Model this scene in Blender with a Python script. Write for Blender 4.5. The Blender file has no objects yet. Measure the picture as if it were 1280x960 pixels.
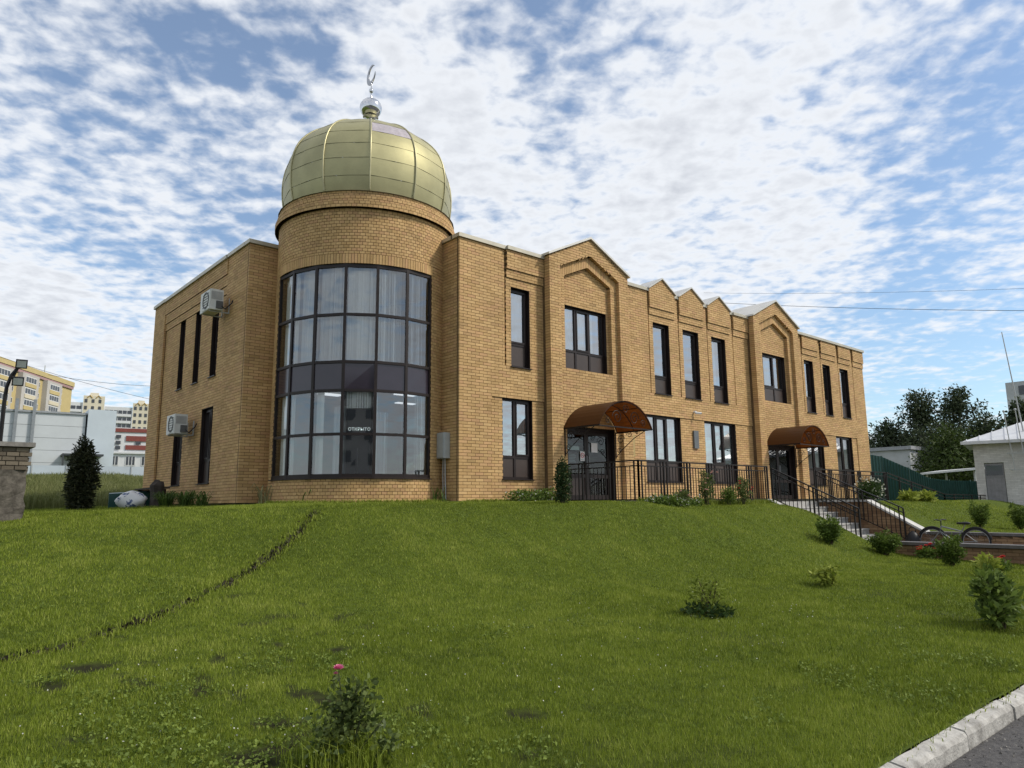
import bpy, math, random
import numpy as np
from mathutils import Vector, Matrix
random.seed(11); rng = np.random.default_rng(11)
scn = bpy.context.scene
COL = scn.collection
R = math.radians
# ------------------------------------------------------------------ camera
CAM = (-10.647, -14.234, -0.069)
yaw, pitch, roll = R(48.95), R(9.4), R(-0.52)
F = Vector((math.cos(yaw)*math.cos(pitch), math.sin(yaw)*math.cos(pitch), math.sin(pitch)))
R0 = Vector((math.sin(yaw), -math.cos(yaw), 0)); U0 = R0.cross(F)
RT = R0*math.cos(roll)+U0*math.sin(roll); UP = U0*math.cos(roll)-R0*math.sin(roll)
cd = bpy.data.cameras.new('camera'); cam = bpy.data.objects.new('camera', cd); COL.objects.link(cam)
cd.sensor_width = 36; cd.lens = 900/1280*36; cd.clip_end = 4000; cd.clip_start = .05
m3 = Matrix((RT, UP, -F)).transposed()
cam.matrix_world = Matrix.Translation(CAM) @ m3.to_4x4()
scn.camera = cam
# ------------------------------------------------------------------ sky
SUN_AZ, SUN_EL = R(-48), R(44)
w = bpy.data.worlds.new('World'); scn.world = w; w.use_nodes = True
nt = w.node_tree; nt.nodes.clear()
def N(t, **k):
    n = nt.nodes.new(t)
    for a, b in k.items(): setattr(n, a, b)
    return n
def L(a, b): nt.links.new(a, b)
def math_n(op, a=None, b=None, clamp=False):
    n = N('ShaderNodeMath', operation=op); n.use_clamp = clamp
    for i, v in enumerate((a, b)):
        if v is None: continue
        if isinstance(v, (int, float)): n.inputs[i].default_value = v
        else: L(v, n.inputs[i])
    return n.outputs[0]
sky = N('ShaderNodeTexSky', sky_type='NISHITA'); sky.sun_disc = False
sky.sun_elevation = SUN_EL; sky.sun_rotation = math.atan2(math.cos(SUN_AZ), math.sin(SUN_AZ))
sky.air_density = 1.0; sky.dust_density = .6; sky.ozone_density = 1.4
tc = N('ShaderNodeTexCoord'); sep = N('ShaderNodeSeparateXYZ'); L(tc.outputs['Generated'], sep.inputs[0])
zz = math_n('MAXIMUM', sep.outputs[2], 0.0); zz = math_n('ADD', zz, .10)
px = math_n('DIVIDE', sep.outputs[0], zz); py = math_n('DIVIDE', sep.outputs[1], zz)
cmb = N('ShaderNodeCombineXYZ'); L(px, cmb.inputs[0]); L(py, cmb.inputs[1])
def noise(scale, detail, rough, off=(0, 0, 0), rot=0, sc=(1, 1, 1), dist=0.0, vec=None):
    mp = N('ShaderNodeMapping'); mp.inputs['Location'].default_value = off
    mp.inputs['Rotation'].default_value = (0, 0, rot); mp.inputs['Scale'].default_value = sc
    L(vec or cmb.outputs[0], mp.inputs[0])
    n = N('ShaderNodeTexNoise'); n.inputs['Scale'].default_value = scale; n.inputs['Detail'].default_value = detail
    n.inputs['Roughness'].default_value = rough; n.inputs['Distortion'].default_value = dist
    L(mp.outputs[0], n.inputs['Vector']); return n.outputs['Fac']
n_big = noise(.85, 3, .5, (3.1, 1.7, 0), .5)
n_mid = noise(3.6, 4, .52, (7.3, 2.2, 0), 1.1, (1, 1, 1), .1)
n_puff = noise(15, 5, .52, (1.3, 5.2, 0), .7, (1, 1, 1), .15)
n_wisp = noise(1.6, 6, .6, (4, 9, 0), 1.0, (1, 2.2, 1), .3)
nrm = N('ShaderNodeVectorMath', operation='NORMALIZE'); L(tc.outputs['Generated'], nrm.inputs[0])
def lobe(d, r_out, wgt):   # a wide, soft opening or thickening of the cloud layer
    v = N('ShaderNodeVectorMath', operation='DOT_PRODUCT'); L(nrm.outputs[0], v.inputs[0]); v.inputs[1].default_value = Vector(d).normalized()
    q = N('ShaderNodeMapRange', interpolation_type='SMOOTHSTEP'); q.inputs[1].default_value = math.cos(R(r_out)); q.inputs[2].default_value = 1; q.inputs[3].default_value = 0; q.inputs[4].default_value = wgt
    L(v.outputs['Value'], q.inputs[0]); return q.outputs[0]
s = math_n('MULTIPLY', n_big, .55); s = math_n('ADD', s, math_n('MULTIPLY', n_mid, .95))
s = math_n('ADD', s, math_n('MULTIPLY', n_puff, 1.2)); s = math_n('ADD', s, math_n('MULTIPLY', n_wisp, .35))
for d_, r_, w_ in (((.60,.561,.57), 10, -.22), ((.867,.237,.439), 11, -.20), ((.157,.854,.496), 17, -.08), ((.281,.778,.562), 12, -.10), ((.949,.285,.134), 12, -.30), ((.76,.407,.506), 15, .16), ((.464,.714,.523), 11, .12), ((.653,.648,.392), 14, .12), ((.104,.969,.226), 5, .25)):
    s = math_n('ADD', s, lobe(d_, r_, w_))
mr = N('ShaderNodeMapRange', interpolation_type='SMOOTHSTEP'); mr.inputs[1].default_value = 1.14; mr.inputs[2].default_value = 1.70
L(s, mr.inputs[0])
mr2 = N('ShaderNodeMapRange'); mr2.inputs[1].default_value = 1.60; mr2.inputs[2].default_value = 2.1
L(s, mr2.inputs[0])
ccol = N('ShaderNodeMix', data_type='RGBA'); L(mr2.outputs[0], ccol.inputs[0])
ccol.inputs[6].default_value = (7.0, 7.2, 7.5, 1); ccol.inputs[7].default_value = (5.0, 5.2, 5.6, 1)
mix = N('ShaderNodeMix', data_type='RGBA')
fac = math_n('ADD', math_n('MULTIPLY', mr.outputs[0], .85), .10)
tint = N('ShaderNodeVectorMath', operation='MULTIPLY'); L(sky.outputs[0], tint.inputs[0]); tint.inputs[1].default_value = (.98, 1.12, 1.19)
L(fac, mix.inputs[0]); L(tint.outputs[0], mix.inputs[6]); L(ccol.outputs[2], mix.inputs[7])
bg = N('ShaderNodeBackground'); bg.inputs[1].default_value = .1; L(mix.outputs[2], bg.inputs[0])
wo = N('ShaderNodeOutputWorld'); L(bg.outputs[0], wo.inputs[0])
# ------------------------------------------------------------------ sun
sd = bpy.data.lights.new('sun', 'SUN'); sd.energy = 2.6; sd.angle = R(8); sd.color = (1, .93, .82)
sun = bpy.data.objects.new('sun', sd); COL.objects.link(sun)
sv = Vector((math.cos(SUN_AZ)*math.cos(SUN_EL), math.sin(SUN_AZ)*math.cos(SUN_EL), math.sin(SUN_EL)))
sun.rotation_euler = sv.to_track_quat('Z', 'Y').to_euler(); sun.location = (10, -30, 40)
vs = scn.view_settings; vs.view_transform = 'Standard'; vs.look = 'None'; vs.exposure = 0.42; vs.gamma = 1; vs.use_curve_mapping = False
# ------------------------------------------------------------------ materials
MATS = {}
def newmat(name):
    m = bpy.data.materials.new(name); m.use_nodes = True; MATS[name] = m
    t = m.node_tree; b = t.nodes['Principled BSDF']; return m, t, b
def M(name, col, rough=.6, metal=0., var=.15, scale=6., bump=0., bscale=60., spec=.3, col2=None, detail=4., stretch=None):
    if name in MATS: return MATS[name]
    m, t, b = newmat(name); n = t.nodes; l = t.links
    tcn = n.new('ShaderNodeTexCoord'); src = tcn.outputs['Object']
    if stretch:
        mp = n.new('ShaderNodeMapping'); mp.inputs['Scale'].default_value = stretch; l.new(src, mp.inputs[0]); src = mp.outputs[0]
    nz = n.new('ShaderNodeTexNoise'); nz.inputs['Scale'].default_value = scale; nz.inputs['Detail'].default_value = detail; nz.inputs['Roughness'].default_value = .65
    l.new(src, nz.inputs['Vector'])
    r = n.new('ShaderNodeValToRGB'); e = r.color_ramp.elements
    e[0].position = .3; e[1].position = .7
    c2 = col2 or tuple(c*(1+var) for c in col)
    e[0].color = (*[c*(1-var) for c in col], 1) if not col2 else (*col, 1); e[1].color = (*c2, 1)
    l.new(nz.outputs['Fac'], r.inputs[0]); l.new(r.outputs[0], b.inputs['Base Color'])
    b.inputs['Roughness'].default_value = rough; b.inputs['Metallic'].default_value = metal; b.inputs['Specular IOR Level'].default_value = spec
    if bump:
        n2 = n.new('ShaderNodeTexNoise'); n2.inputs['Scale'].default_value = bscale; n2.inputs['Detail'].default_value = 5
        l.new(src, n2.inputs['Vector'])
        bp = n.new('ShaderNodeBump'); bp.inputs['Strength'].default_value = bump; bp.inputs['Distance'].default_value = .01
        l.new(n2.outputs['Fac'], bp.inputs['Height']); l.new(bp.outputs[0], b.inputs['Normal'])
    return m
def brick_mat(name, cols, stain=.25):
    m, t, b = newmat(name); n = t.nodes; l = t.links
    g = n.new('ShaderNodeNewGeometry'); oi = n.new('ShaderNodeObjectInfo')
    ad = n.new('ShaderNodeMath'); ad.operation = 'ADD'; l.new(g.outputs['Random Per Island'], ad.inputs[0]); l.new(oi.outputs['Random'], ad.inputs[1])
    fr = n.new('ShaderNodeMath'); fr.operation = 'FRACT'; l.new(ad.outputs[0], fr.inputs[0])
    r = n.new('ShaderNodeValToRGB'); r.color_ramp.elements.remove(r.color_ramp.elements[1])
    k = len(cols)
    for i, (p, c) in enumerate(cols):
        e = r.color_ramp.elements[0] if i == 0 else r.color_ramp.elements.new(p)
        e.position = p; e.color = (*c, 1)
    l.new(fr.outputs[0], r.inputs[0])
    nz = n.new('ShaderNodeTexNoise'); nz.inputs['Scale'].default_value = 1.1; nz.inputs['Detail'].default_value = 7; nz.inputs['Roughness'].default_value = .7
    l.new(g.outputs['Position'], nz.inputs['Vector'])
    nf = n.new('ShaderNodeTexNoise'); nf.inputs['Scale'].default_value = 45; nf.inputs['Detail'].default_value = 5; l.new(g.outputs['Position'], nf.inputs['Vector'])
    mr_ = n.new('ShaderNodeMapRange'); mr_.inputs[1].default_value = .35; mr_.inputs[2].default_value = .72; mr_.inputs[3].default_value = 1.06; mr_.inputs[4].default_value = 1-stain
    l.new(nz.outputs['Fac'], mr_.inputs[0])
    mf = n.new('ShaderNodeMapRange'); mf.inputs[1].default_value = .3; mf.inputs[2].default_value = .7; mf.inputs[3].default_value = .92; mf.inputs[4].default_value = 1.07
    l.new(nf.outputs['Fac'], mf.inputs[0])
    mu = n.new('ShaderNodeMath'); mu.operation = 'MULTIPLY'; l.new(mr_.outputs[0], mu.inputs[0]); l.new(mf.outputs[0], mu.inputs[1])
    hs = n.new('ShaderNodeHueSaturation'); l.new(r.outputs[0], hs.inputs['Color']); l.new(mu.outputs[0], hs.inputs['Value'])
    l.new(hs.outputs[0], b.inputs['Base Color']); b.inputs['Roughness'].default_value = .75; b.inputs['Specular IOR Level'].default_value = .25
    bp = n.new('ShaderNodeBump'); bp.inputs['Strength'].default_value = .35; bp.inputs['Distance'].default_value = .006
    l.new(nf.outputs['Fac'], bp.inputs['Height']); l.new(bp.outputs[0], b.inputs['Normal'])
    return m
BR = brick_mat('brick_yellow', [(0, (.42, .265, .112)), (.2, (.50, .322, .142)), (.45, (.565, .372, .172)), (.62, (.47, .297, .127)), (.8, (.535, .335, .158)), (.93, (.485, .288, .142)), (1, (.39, .256, .112))], .22)
BR2 = brick_mat('brick_red', [(0, (.20, .115, .065)), (.4, (.27, .165, .09)), (.7, (.31, .20, .11)), (1, (.17, .095, .055))], .35)
BR3 = brick_mat('brick_old', [(0, (.13, .108, .08)), (.5, (.18, .15, .11)), (1, (.085, .07, .052))], .45)
MORT = M('mortar', (.11, .07, .034), .9, var=.3, scale=3)
MORT2 = M('mortar_grey', (.19, .16, .12), .9, var=.3, scale=5)
BROWN = M('brown_aluminium', (.017, .011, .010), .42, .0, .2, 5, spec=.3)
PANEL = M('brown_panel', (.046, .031, .025), .4, .0, .12, 3, spec=.5)
CAP = M('coping_metal', (.44, .41, .33), .45, .25, .12, 2.5, spec=.5)
CAPW = M('gable_sheet', (.55, .53, .48), .42, .35, .12, 2.0, spec=.5)
GOLD = M('dome_gold', (.36, .335, .185), .50, .6, .14, 1.2, .02, 3)
GOLDR = M('dome_rib', (.40, .37, .22), .4, .55, .1, 4)
FILM = M('dome_film', (.42, .38, .40), .5, .3, .15, 9)
STEEL = M('polished_steel', (.62, .62, .63), .14, 1., .08, 5)
DARKB = M('railing_paint', (.010, .0085, .008), .5, .0, .25, 30, spec=.25)
CONC = M('concrete', (.36, .35, .33), .85, 0, .22, 7, .4, 70)
CONCD = M('concrete_dark', (.20, .19, .175), .9, 0, .3, 5, .5, 60)
STEPM = M('step_tile', (.40, .39, .37), .8, 0, .16, 9, .3, 90)
WHITEC = M('white_coping', (.45, .44, .42), .7, 0, .15, 5)
DCAP = M('dark_wall_cap', (.11, .10, .095), .55, 0, .2, 6)
KERBM = M('kerb_limewash', (.20, .19, .175), .9, 0, .3, 7, .9, 50, col2=(.50, .485, .45), detail=9)
ASPH = M('asphalt', (.045, .043, .045), .92, 0, .22, 30, .9, 220, col2=(.12, .115, .112), detail=12)
ROOFM = M('roof_felt', (.16, .16, .16), .9, 0, .2, 2)
PLASTER = M('interior_plaster', (.55, .55, .52), .8, 0, .05, 2)
FLOORI = M('interior_floor', (.25, .22, .19), .6, 0, .1, 2)
BLIND = M('blind_white', (.82, .86, .85), .7, 0, .05, 2)
CURT = M('curtain_grey', (.58, .62, .64), .8, 0, .1, 2)
SPAN = M('spandrel_dark', (.030, .023, .034), .10, 0, .12, 2, spec=.6)
ACW = M('ac_white', (.60, .60, .57), .45, 0, .08, 5)
ACD = M('ac_grille', (.07, .075, .08), .5, 0, .1, 5)
GREYB = M('grey_box', (.40, .42, .42), .45, .2, .08, 5)
BLACK = M('black_plastic', (.012, .012, .013), .5, 0, .1, 5)
RUBBER = M('rubber', (.014, .014, .015), .8, 0, .2, 20)
BIKE = M('bike_paint', (.19, .20, .20), .35, .3, .1, 8)
CHROME = M('bike_metal', (.25, .25, .25), .35, .9, .1, 8)
SIGNW = M('paper_white', (.66, .67, .66), .6, 0, .05, 4)
SIGNR = M('sign_red', (.5, .03, .03), .5, 0, .05, 4)
SIGNT = M('sign_teal', (.30, .40, .40), .5, 0, .05, 4)
PLAQ = M('plaque_grey', (.12, .13, .135), .35, .2, .1, 6)
PLAQB = M('plaque_brass', (.42, .32, .14), .4, .5, .1, 6)
SOILM = M('soil', (.030, .022, .014), .95, 0, .4, 12, .9, 40)
def poly_mat():
    m, t, b = newmat('amber_polycarbonate'); n = t.nodes; l = t.links
    b.inputs['Base Color'].default_value = (.13, .060, .022, 1); b.inputs['Roughness'].default_value = .38; b.inputs['Specular IOR Level'].default_value = .35
    tr = n.new('ShaderNodeBsdfTransparent'); tr.inputs[0].default_value = (.58, .34, .13, 1)
    tl = n.new('ShaderNodeBsdfTranslucent'); tl.inputs[0].default_value = (.24, .11, .038, 1)
    a = n.new('ShaderNodeMixShader'); a.inputs[0].default_value = .35; l.new(b.outputs[0], a.inputs[1]); l.new(tl.outputs[0], a.inputs[2])
    x = n.new('ShaderNodeMixShader'); x.inputs[0].default_value = .36; l.new(a.outputs[0], x.inputs[1]); l.new(tr.outputs[0], x.inputs[2])
    l.new(x.outputs[0], n['Material Output'].inputs[0]); return m
AMBER = poly_mat()
def glass_mat(name, tint, base_refl, wave=.0):
    m, t, b = newmat(name); n = t.nodes; l = t.links; n.remove(b)
    tr = n.new('ShaderNodeBsdfTransparent'); tr.inputs[0].default_value = (*tint, 1)
    gl = n.new('ShaderNodeBsdfGlossy'); gl.inputs['Roughness'].default_value = .015; gl.inputs[0].default_value = (.92, .95, .98, 1)
    lw = n.new('ShaderNodeFresnel'); lw.inputs[0].default_value = 1.5
    mr_ = n.new('ShaderNodeMapRange'); mr_.inputs[1].default_value = .04; mr_.inputs[2].default_value = 1; mr_.inputs[3].default_value = base_refl; mr_.inputs[4].default_value = 1
    l.new(lw.outputs[0], mr_.inputs[0])
    if wave:
        tcn = n.new('ShaderNodeTexCoord'); nz = n.new('ShaderNodeTexNoise'); nz.inputs['Scale'].default_value = 1.6; nz.inputs['Detail'].default_value = 2
        l.new(tcn.outputs['Object'], nz.inputs['Vector']); bp = n.new('ShaderNodeBump'); bp.inputs['Strength'].default_value = wave; bp.inputs['Distance'].default_value = .05
        l.new(nz.outputs['Fac'], bp.inputs['Height']); l.new(bp.outputs[0], gl.inputs['Normal'])
    x = n.new('ShaderNodeMixShader'); l.new(mr_.outputs[0], x.inputs[0]); l.new(tr.outputs[0], x.inputs[1]); l.new(gl.outputs[0], x.inputs[2])
    l.new(x.outputs[0], n['Material Output'].inputs[0]); return m
GLASS = glass_mat('window_glass', (.80, .84, .83), .40)
GLASST = glass_mat('tower_glass', (.97, .99, .99), .17)
GLASSD = glass_mat('door_glass', (.40, .43, .43), .05)
def emit_mat(name, col, st):
    m, t, b = newmat(name); b.inputs['Base Color'].default_value = (*col, 1)
    b.inputs['Emission Color'].default_value = (*col, 1); b.inputs['Emission Strength'].default_value = st; return m
LED = emit_mat('led_sign', (.75, .85, .85), .5); LAMP = emit_mat('ceiling_lamp_light', (.9, .95, 1), .55)
def leaf_mat(name, ca, cb, trans=.3, rough=.6):
    if name in MATS: return MATS[name]
    m, t, b = newmat(name); n = t.nodes; l = t.links
    g = n.new('ShaderNodeNewGeometry')
    r = n.new('ShaderNodeValToRGB'); e = r.color_ramp.elements; e[0].color = (*ca, 1); e[1].color = (*cb, 1)
    l.new(g.outputs['Random Per Island'], r.inputs[0]); l.new(r.outputs[0], b.inputs['Base Color'])
    b.inputs['Roughness'].default_value = rough; b.inputs['Specular IOR Level'].default_value = .2
    tl = n.new('ShaderNodeBsdfTranslucent'); l.new(r.outputs[0], tl.inputs[0])
    x = n.new('ShaderNodeMixShader'); x.inputs[0].default_value = trans; l.new(b.outputs[0], x.inputs[1]); l.new(tl.outputs[0], x.inputs[2])
    l.new(x.outputs[0], n['Material Output'].inputs[0]); return m
# ------------------------------------------------------------------ mesh helpers
class MB:
    def __init__(s): s.v = []; s.f = []; s.sm = False
    def box(s, x0, y0, z0, x1, y1, z1): s.hexa([(x0,y0,z0),(x1,y0,z0),(x1,y1,z0),(x0,y1,z0),(x0,y0,z1),(x1,y0,z1),(x1,y1,z1),(x0,y1,z1)]); return s
    def hexa(s, p, back=True):
        i = len(s.v); s.v += [tuple(q) for q in p]
        s.f += [(i,i+3,i+2,i+1),(i+4,i+5,i+6,i+7),(i,i+1,i+5,i+4),(i+1,i+2,i+6,i+5),(i+2,i+3,i+7,i+6),(i+3,i,i+4,i+7)]; return s
    def poly(s, pts):
        i = len(s.v); s.v += [tuple(q) for q in pts]; s.f.append(tuple(range(i, i+len(pts)))); return s
    def bar(s, a, b, wx, wz=None, up=(0, 0, 1)):
        a = Vector(a); b = Vector(b); d = (b-a).normalized(); wz = wz or wx
        u = Vector(up)
        if abs(d.dot(u)) > .95: u = Vector((1, 0, 0))
        x = d.cross(u).normalized(); y = x.cross(d).normalized()
        p = []
        for q in (a, b): p += [q-x*wx/2-y*wz/2, q+x*wx/2-y*wz/2, q+x*wx/2+y*wz/2, q-x*wx/2+y*wz/2]
        return s.hexa(p)
    def tube(s, pts, r, n=6, cap=True):
        pts = [Vector(p) for p in pts]; rr = r if isinstance(r, (list, tuple)) else [r]*len(pts)
        base = len(s.v); prev = None
        for k, p in enumerate(pts):
            d = (pts[min(k+1, len(pts)-1)]-pts[max(k-1, 0)]).normalized()
            u = Vector((0, 0, 1)) if abs(d.z) < .9 else Vector((1, 0, 0))
            if prev is not None: u = prev
            x = (u-d*u.dot(d)).normalized(); prev = x; y = d.cross(x)
            for j in range(n):
                a = 2*math.pi*j/n; s.v.append(tuple(p+(x*math.cos(a)+y*math.sin(a))*rr[k]))
        for k in range(len(pts)-1):
            for j in range(n):
                a = base+k*n+j; b = base+k*n+(j+1) % n; s.f.append((a, b, b+n, a+n))
        if cap: s.f.append(tuple(base+j for j in range(n))[::-1]); s.f.append(tuple(base+(len(pts)-1)*n+j for j in range(n)))
        return s
    def lathe(s, prof, c=(0, 0, 0), n=24):
        b = len(s.v)
        for r, z in prof:
            for j in range(n):
                a = 2*math.pi*j/n; s.v.append((c[0]+r*math.cos(a), c[1]+r*math.sin(a), c[2]+z))
        for k in range(len(prof)-1):
            for j in range(n):
                a = b+k*n+j; d = b+k*n+(j+1) % n; s.f.append((a, d, d+n, a+n))
        return s
    def torus(s, c, R_, r, ax, n=28, m=8):
        ax = Vector(ax).normalized(); u = ax.orthogonal().normalized(); v = ax.cross(u); b = len(s.v); c = Vector(c)
        for i in range(n):
            a = 2*math.pi*i/n; d = u*math.cos(a)+v*math.sin(a)
            for j in range(m):
                e = 2*math.pi*j/m; s.v.append(tuple(c+d*(R_+r*math.cos(e))+ax*r*math.sin(e)))
        for i in range(n):
            for j in range(m):
                s.f.append((b+i*m+j, b+((i+1) % n)*m+j, b+((i+1) % n)*m+(j+1) % m, b+i*m+(j+1) % m))
        return s
    def ball(s, c, r, n=10, sc=(1, 1, 1)):
        b = len(s.v); k = n//2
        for i in range(k+1):
            t = math.pi*i/k
            for j in range(n):
                a = 2*math.pi*j/n; s.v.append((c[0]+r*sc[0]*math.sin(t)*math.cos(a), c[1]+r*sc[1]*math.sin(t)*math.sin(a), c[2]+r*sc[2]*math.cos(t)))
        for i in range(k):
            for j in range(n): s.f.append((b+i*n+j, b+(i+1)*n+j, b+(i+1)*n+(j+1) % n, b+i*n+(j+1) % n))
        return s
    def mesh(s, name, mat, smooth=False):
        me = bpy.data.meshes.new(name); me.from_pydata(s.v, [], s.f)
        if mat: me.materials.append(mat)
        if smooth or s.sm: me.polygons.foreach_set('use_smooth', [True]*len(me.polygons))
        me.update(); return me
    def build(s, name, mat, parent=None, smooth=False, **tags):
        o = bpy.data.objects.new(name, s.mesh(name, mat, smooth)); COL.objects.link(o)
        if parent is not None: put(o, parent)
        return tag(o, **tags)
def world_of(p):
    return (world_of(p.parent) @ p.matrix_parent_inverse if p.parent else Matrix()) @ p.matrix_basis
def put(o, parent):
    o.parent = parent; o.matrix_parent_inverse = world_of(parent).inverted()
def tag(o, label=None, cat=None, group=None, kind=None):
    if label: o['label'] = label
    if cat: o['category'] = cat
    if group: o['group'] = group
    if kind: o['kind'] = kind
    return o
def empty(name, loc=(0, 0, 0), **t):
    o = bpy.data.objects.new(name, None); o.location = loc; o.empty_display_size = .2; COL.objects.link(o); return tag(o, **t)
def np_mesh(name, V, Fq, mat, parent=None, attrs=None, smooth=False):
    me = bpy.data.meshes.new(name); V = np.asarray(V, np.float32); Fq = np.asarray(Fq, np.int32)
    k = Fq.shape[1]; me.vertices.add(len(V)); me.vertices.foreach_set('co', V.ravel())
    me.loops.add(Fq.size); me.loops.foreach_set('vertex_index', Fq.ravel())
    me.polygons.add(len(Fq)); me.polygons.foreach_set('loop_start', np.arange(0, Fq.size, k, dtype=np.int32))
    if smooth: me.polygons.foreach_set('use_smooth', np.ones(len(Fq), bool))
    if mat: me.materials.append(mat)
    for an, av in (attrs or {}).items():
        a = me.attributes.new(an, 'FLOAT', 'POINT'); a.data.foreach_set('value', np.asarray(av, np.float32))
    me.update(calc_edges=True); me.validate()
    o = bpy.data.objects.new(name, me); COL.objects.link(o)
    if parent is not None: put(o, parent)
    return o
def txt(body, size, mat, name, parent, origin, xdir, ydir, extrude=.002, align='CENTER'):
    c = bpy.data.curves.new('t', 'FONT'); c.body = body; c.size = size; c.extrude = extrude; c.align_x = align; c.resolution_u = 2
    o = bpy.data.objects.new('t', c); COL.objects.link(o); bpy.context.view_layer.update()
    me = bpy.data.meshes.new_from_object(o.evaluated_get(bpy.context.evaluated_depsgraph_get())); bpy.data.objects.remove(o)
    x = Vector(xdir).normalized(); y = Vector(ydir).normalized(); z = x.cross(y)
    mm = Matrix((x, y, z)).transposed().to_4x4(); mm.translation = Vector(origin)
    me.transform(mm); me.materials.clear(); me.materials.append(mat)
    r = bpy.data.objects.new(name, me); COL.objects.link(r)
    if parent is not None: put(r, parent)
    return r
# ------------------------------------------------------------------ terrain
def S(t): t = np.clip(t, 0, 1); return t*t*(3-2*t)
def height(x, y):
    x = np.asarray(x, float); y = np.asarray(y, float)
    yc = np.interp(x, [-40,-12,-8,-4,0,2.9,60], [6,4.5,2.4,-0.4,-2.2,-3.55,-3.55])
    wd = np.interp(x, [-40,-8,-4,0,3,9,60], [14,10,7,5.2,4.2,3.5,3.5])
    top = np.interp(x, [-12,-7,-4,2.5,3.2], [-.30,-.18,-.07,-.07,-.17])
    left = top-(1.42+top)*S((yc-y)/wd)-.2*np.clip((-6.5-y)/5.5, 0, 1)
    right = -.14-.9*S((-3.6-y)/3.2)-.55*np.clip((-6.8-y)/5, 0, 1)
    h = np.where(x < 10.3, left, right)
    h = np.where((x > 17) & (y > -3.25), h-.85*S((x-17.2)/6.), h)
    h = np.where(x > 26, h-.5*S((x-26)/8), h)
    h = h+np.where(x < 8, np.clip((y-13)*.066, 0, 2.75), np.clip((y-20)*.03, 0, 1.0))
    h = np.where((x > 8.72) & (x < 11.85) & (y < -3.2), -1.66, h)
    return np.where((x > 3.05) & (x < 17.1) & (y > -3.15) & (y < 2), np.minimum(h, -.3), h)
_w = [(rng.uniform(.25, 3.2), rng.uniform(0, 6.28), rng.uniform(0, 6.28)) for _ in range(22)]
def fnoise(x, y, f=1.0):
    r = 0
    for k, a, p in _w: r = r+np.sin((x*math.cos(a)+y*math.sin(a))*k*f+p+1.7*np.sin((x*math.sin(a)-y*math.cos(a))*k*f*.6+a))
    return r/len(_w)**.5*.7
TRENCH = np.array([(-4.32,-1.31),(-4.79,-1.89),(-5.3,-2.53),(-5.81,-3.09),(-6.24,-3.54),(-6.95,-4.22),(-7.79,-4.99),(-8.6,-5.58),(-9.31,-6.03),(-10.2,-6.25),(-13,-6.6)])
PATCH = [(-6.99,-10.93,.20),(-7.39,-6.18,.2),(-7.11,-4.95,.22),(-8.73,-7.05,.2),(-9.6,-8.87,.2),(-7.02,-5.96,.2),(-7.52,-10.76,.2),(-4.77,-11.06,.15)]
def soil_mask(x, y):
    d = np.full(np.shape(x), 9.)
    for a, b in zip(TRENCH[:-1], TRENCH[1:]):
        ab = b-a; t = np.clip(((x-a[0])*ab[0]+(y-a[1])*ab[1])/(ab@ab), 0, 1)
        d = np.minimum(d, np.hypot(x-a[0]-t*ab[0], y-a[1]-t*ab[1]))
    nz = fnoise(x, y, 5.0)
    wdt = .085+.06*nz+.05*fnoise(y, x, 11)+np.interp(x, [-11, -9.0, -7.6, -6.8, -4], [.05, .04, .0, -.015, -.02])
    m = S((wdt-d)/.08+.5)*np.where(d < .4, 1, 0)
    tr = m.copy()
    for px_, py_, r in PATCH:
        q = np.hypot((x-px_), (y-py_)*1.6)/r
        m = np.maximum(m, S(1.25-q+.5*nz)*.7*(q < 1.6))
    reg = S((x+10.8)/.8)*S((-5.6-x)/1.2)*S((-4.3-y)/1.2)*S((y+11.4)/1.5)
    m = np.maximum(m, S((fnoise(x, y, 4.2)+.5*fnoise(y, x, 9)-.50)*1.6)*reg*.85)
    worn = S((fnoise(x, y, 1.3)-.75)*1.8)*S((-5-y)/3)*.35
    return np.maximum(m, worn), tr
def axis(*seg):
    o = []
    for a, b, st in seg: o += list(np.arange(a, b, st))
    return np.array(o+[seg[-1][1]])
xs = axis((-260,-60,20),(-60,-15,3),(-15,-11,.3),(-11,8.6,.09),(8.6,12,.07),(12,36,.3),(36,120,6),(120,320,25))
ys = axis((-12.2,2,.09),(2,16,.4),(16,80,2),(80,420,20))
GX, GY = np.meshgrid(xs, ys); GZ = height(GX, GY)
SM, TR = soil_mask(GX, GY)
near = (GX > -11.5) & (GX < 12) & (GY < 3)
GZ = GZ+np.where(near, .018*fnoise(GX, GY, 2.2)-.05*TR-.012*SM, .03*fnoise(GX, GY, .5))
nx, ny = len(xs), len(ys); idx = np.arange(nx*ny).reshape(ny, nx)
FQ = np.stack([idx[:-1,:-1], idx[:-1,1:], idx[1:,1:], idx[1:,:-1]], -1).reshape(-1, 4)
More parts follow.
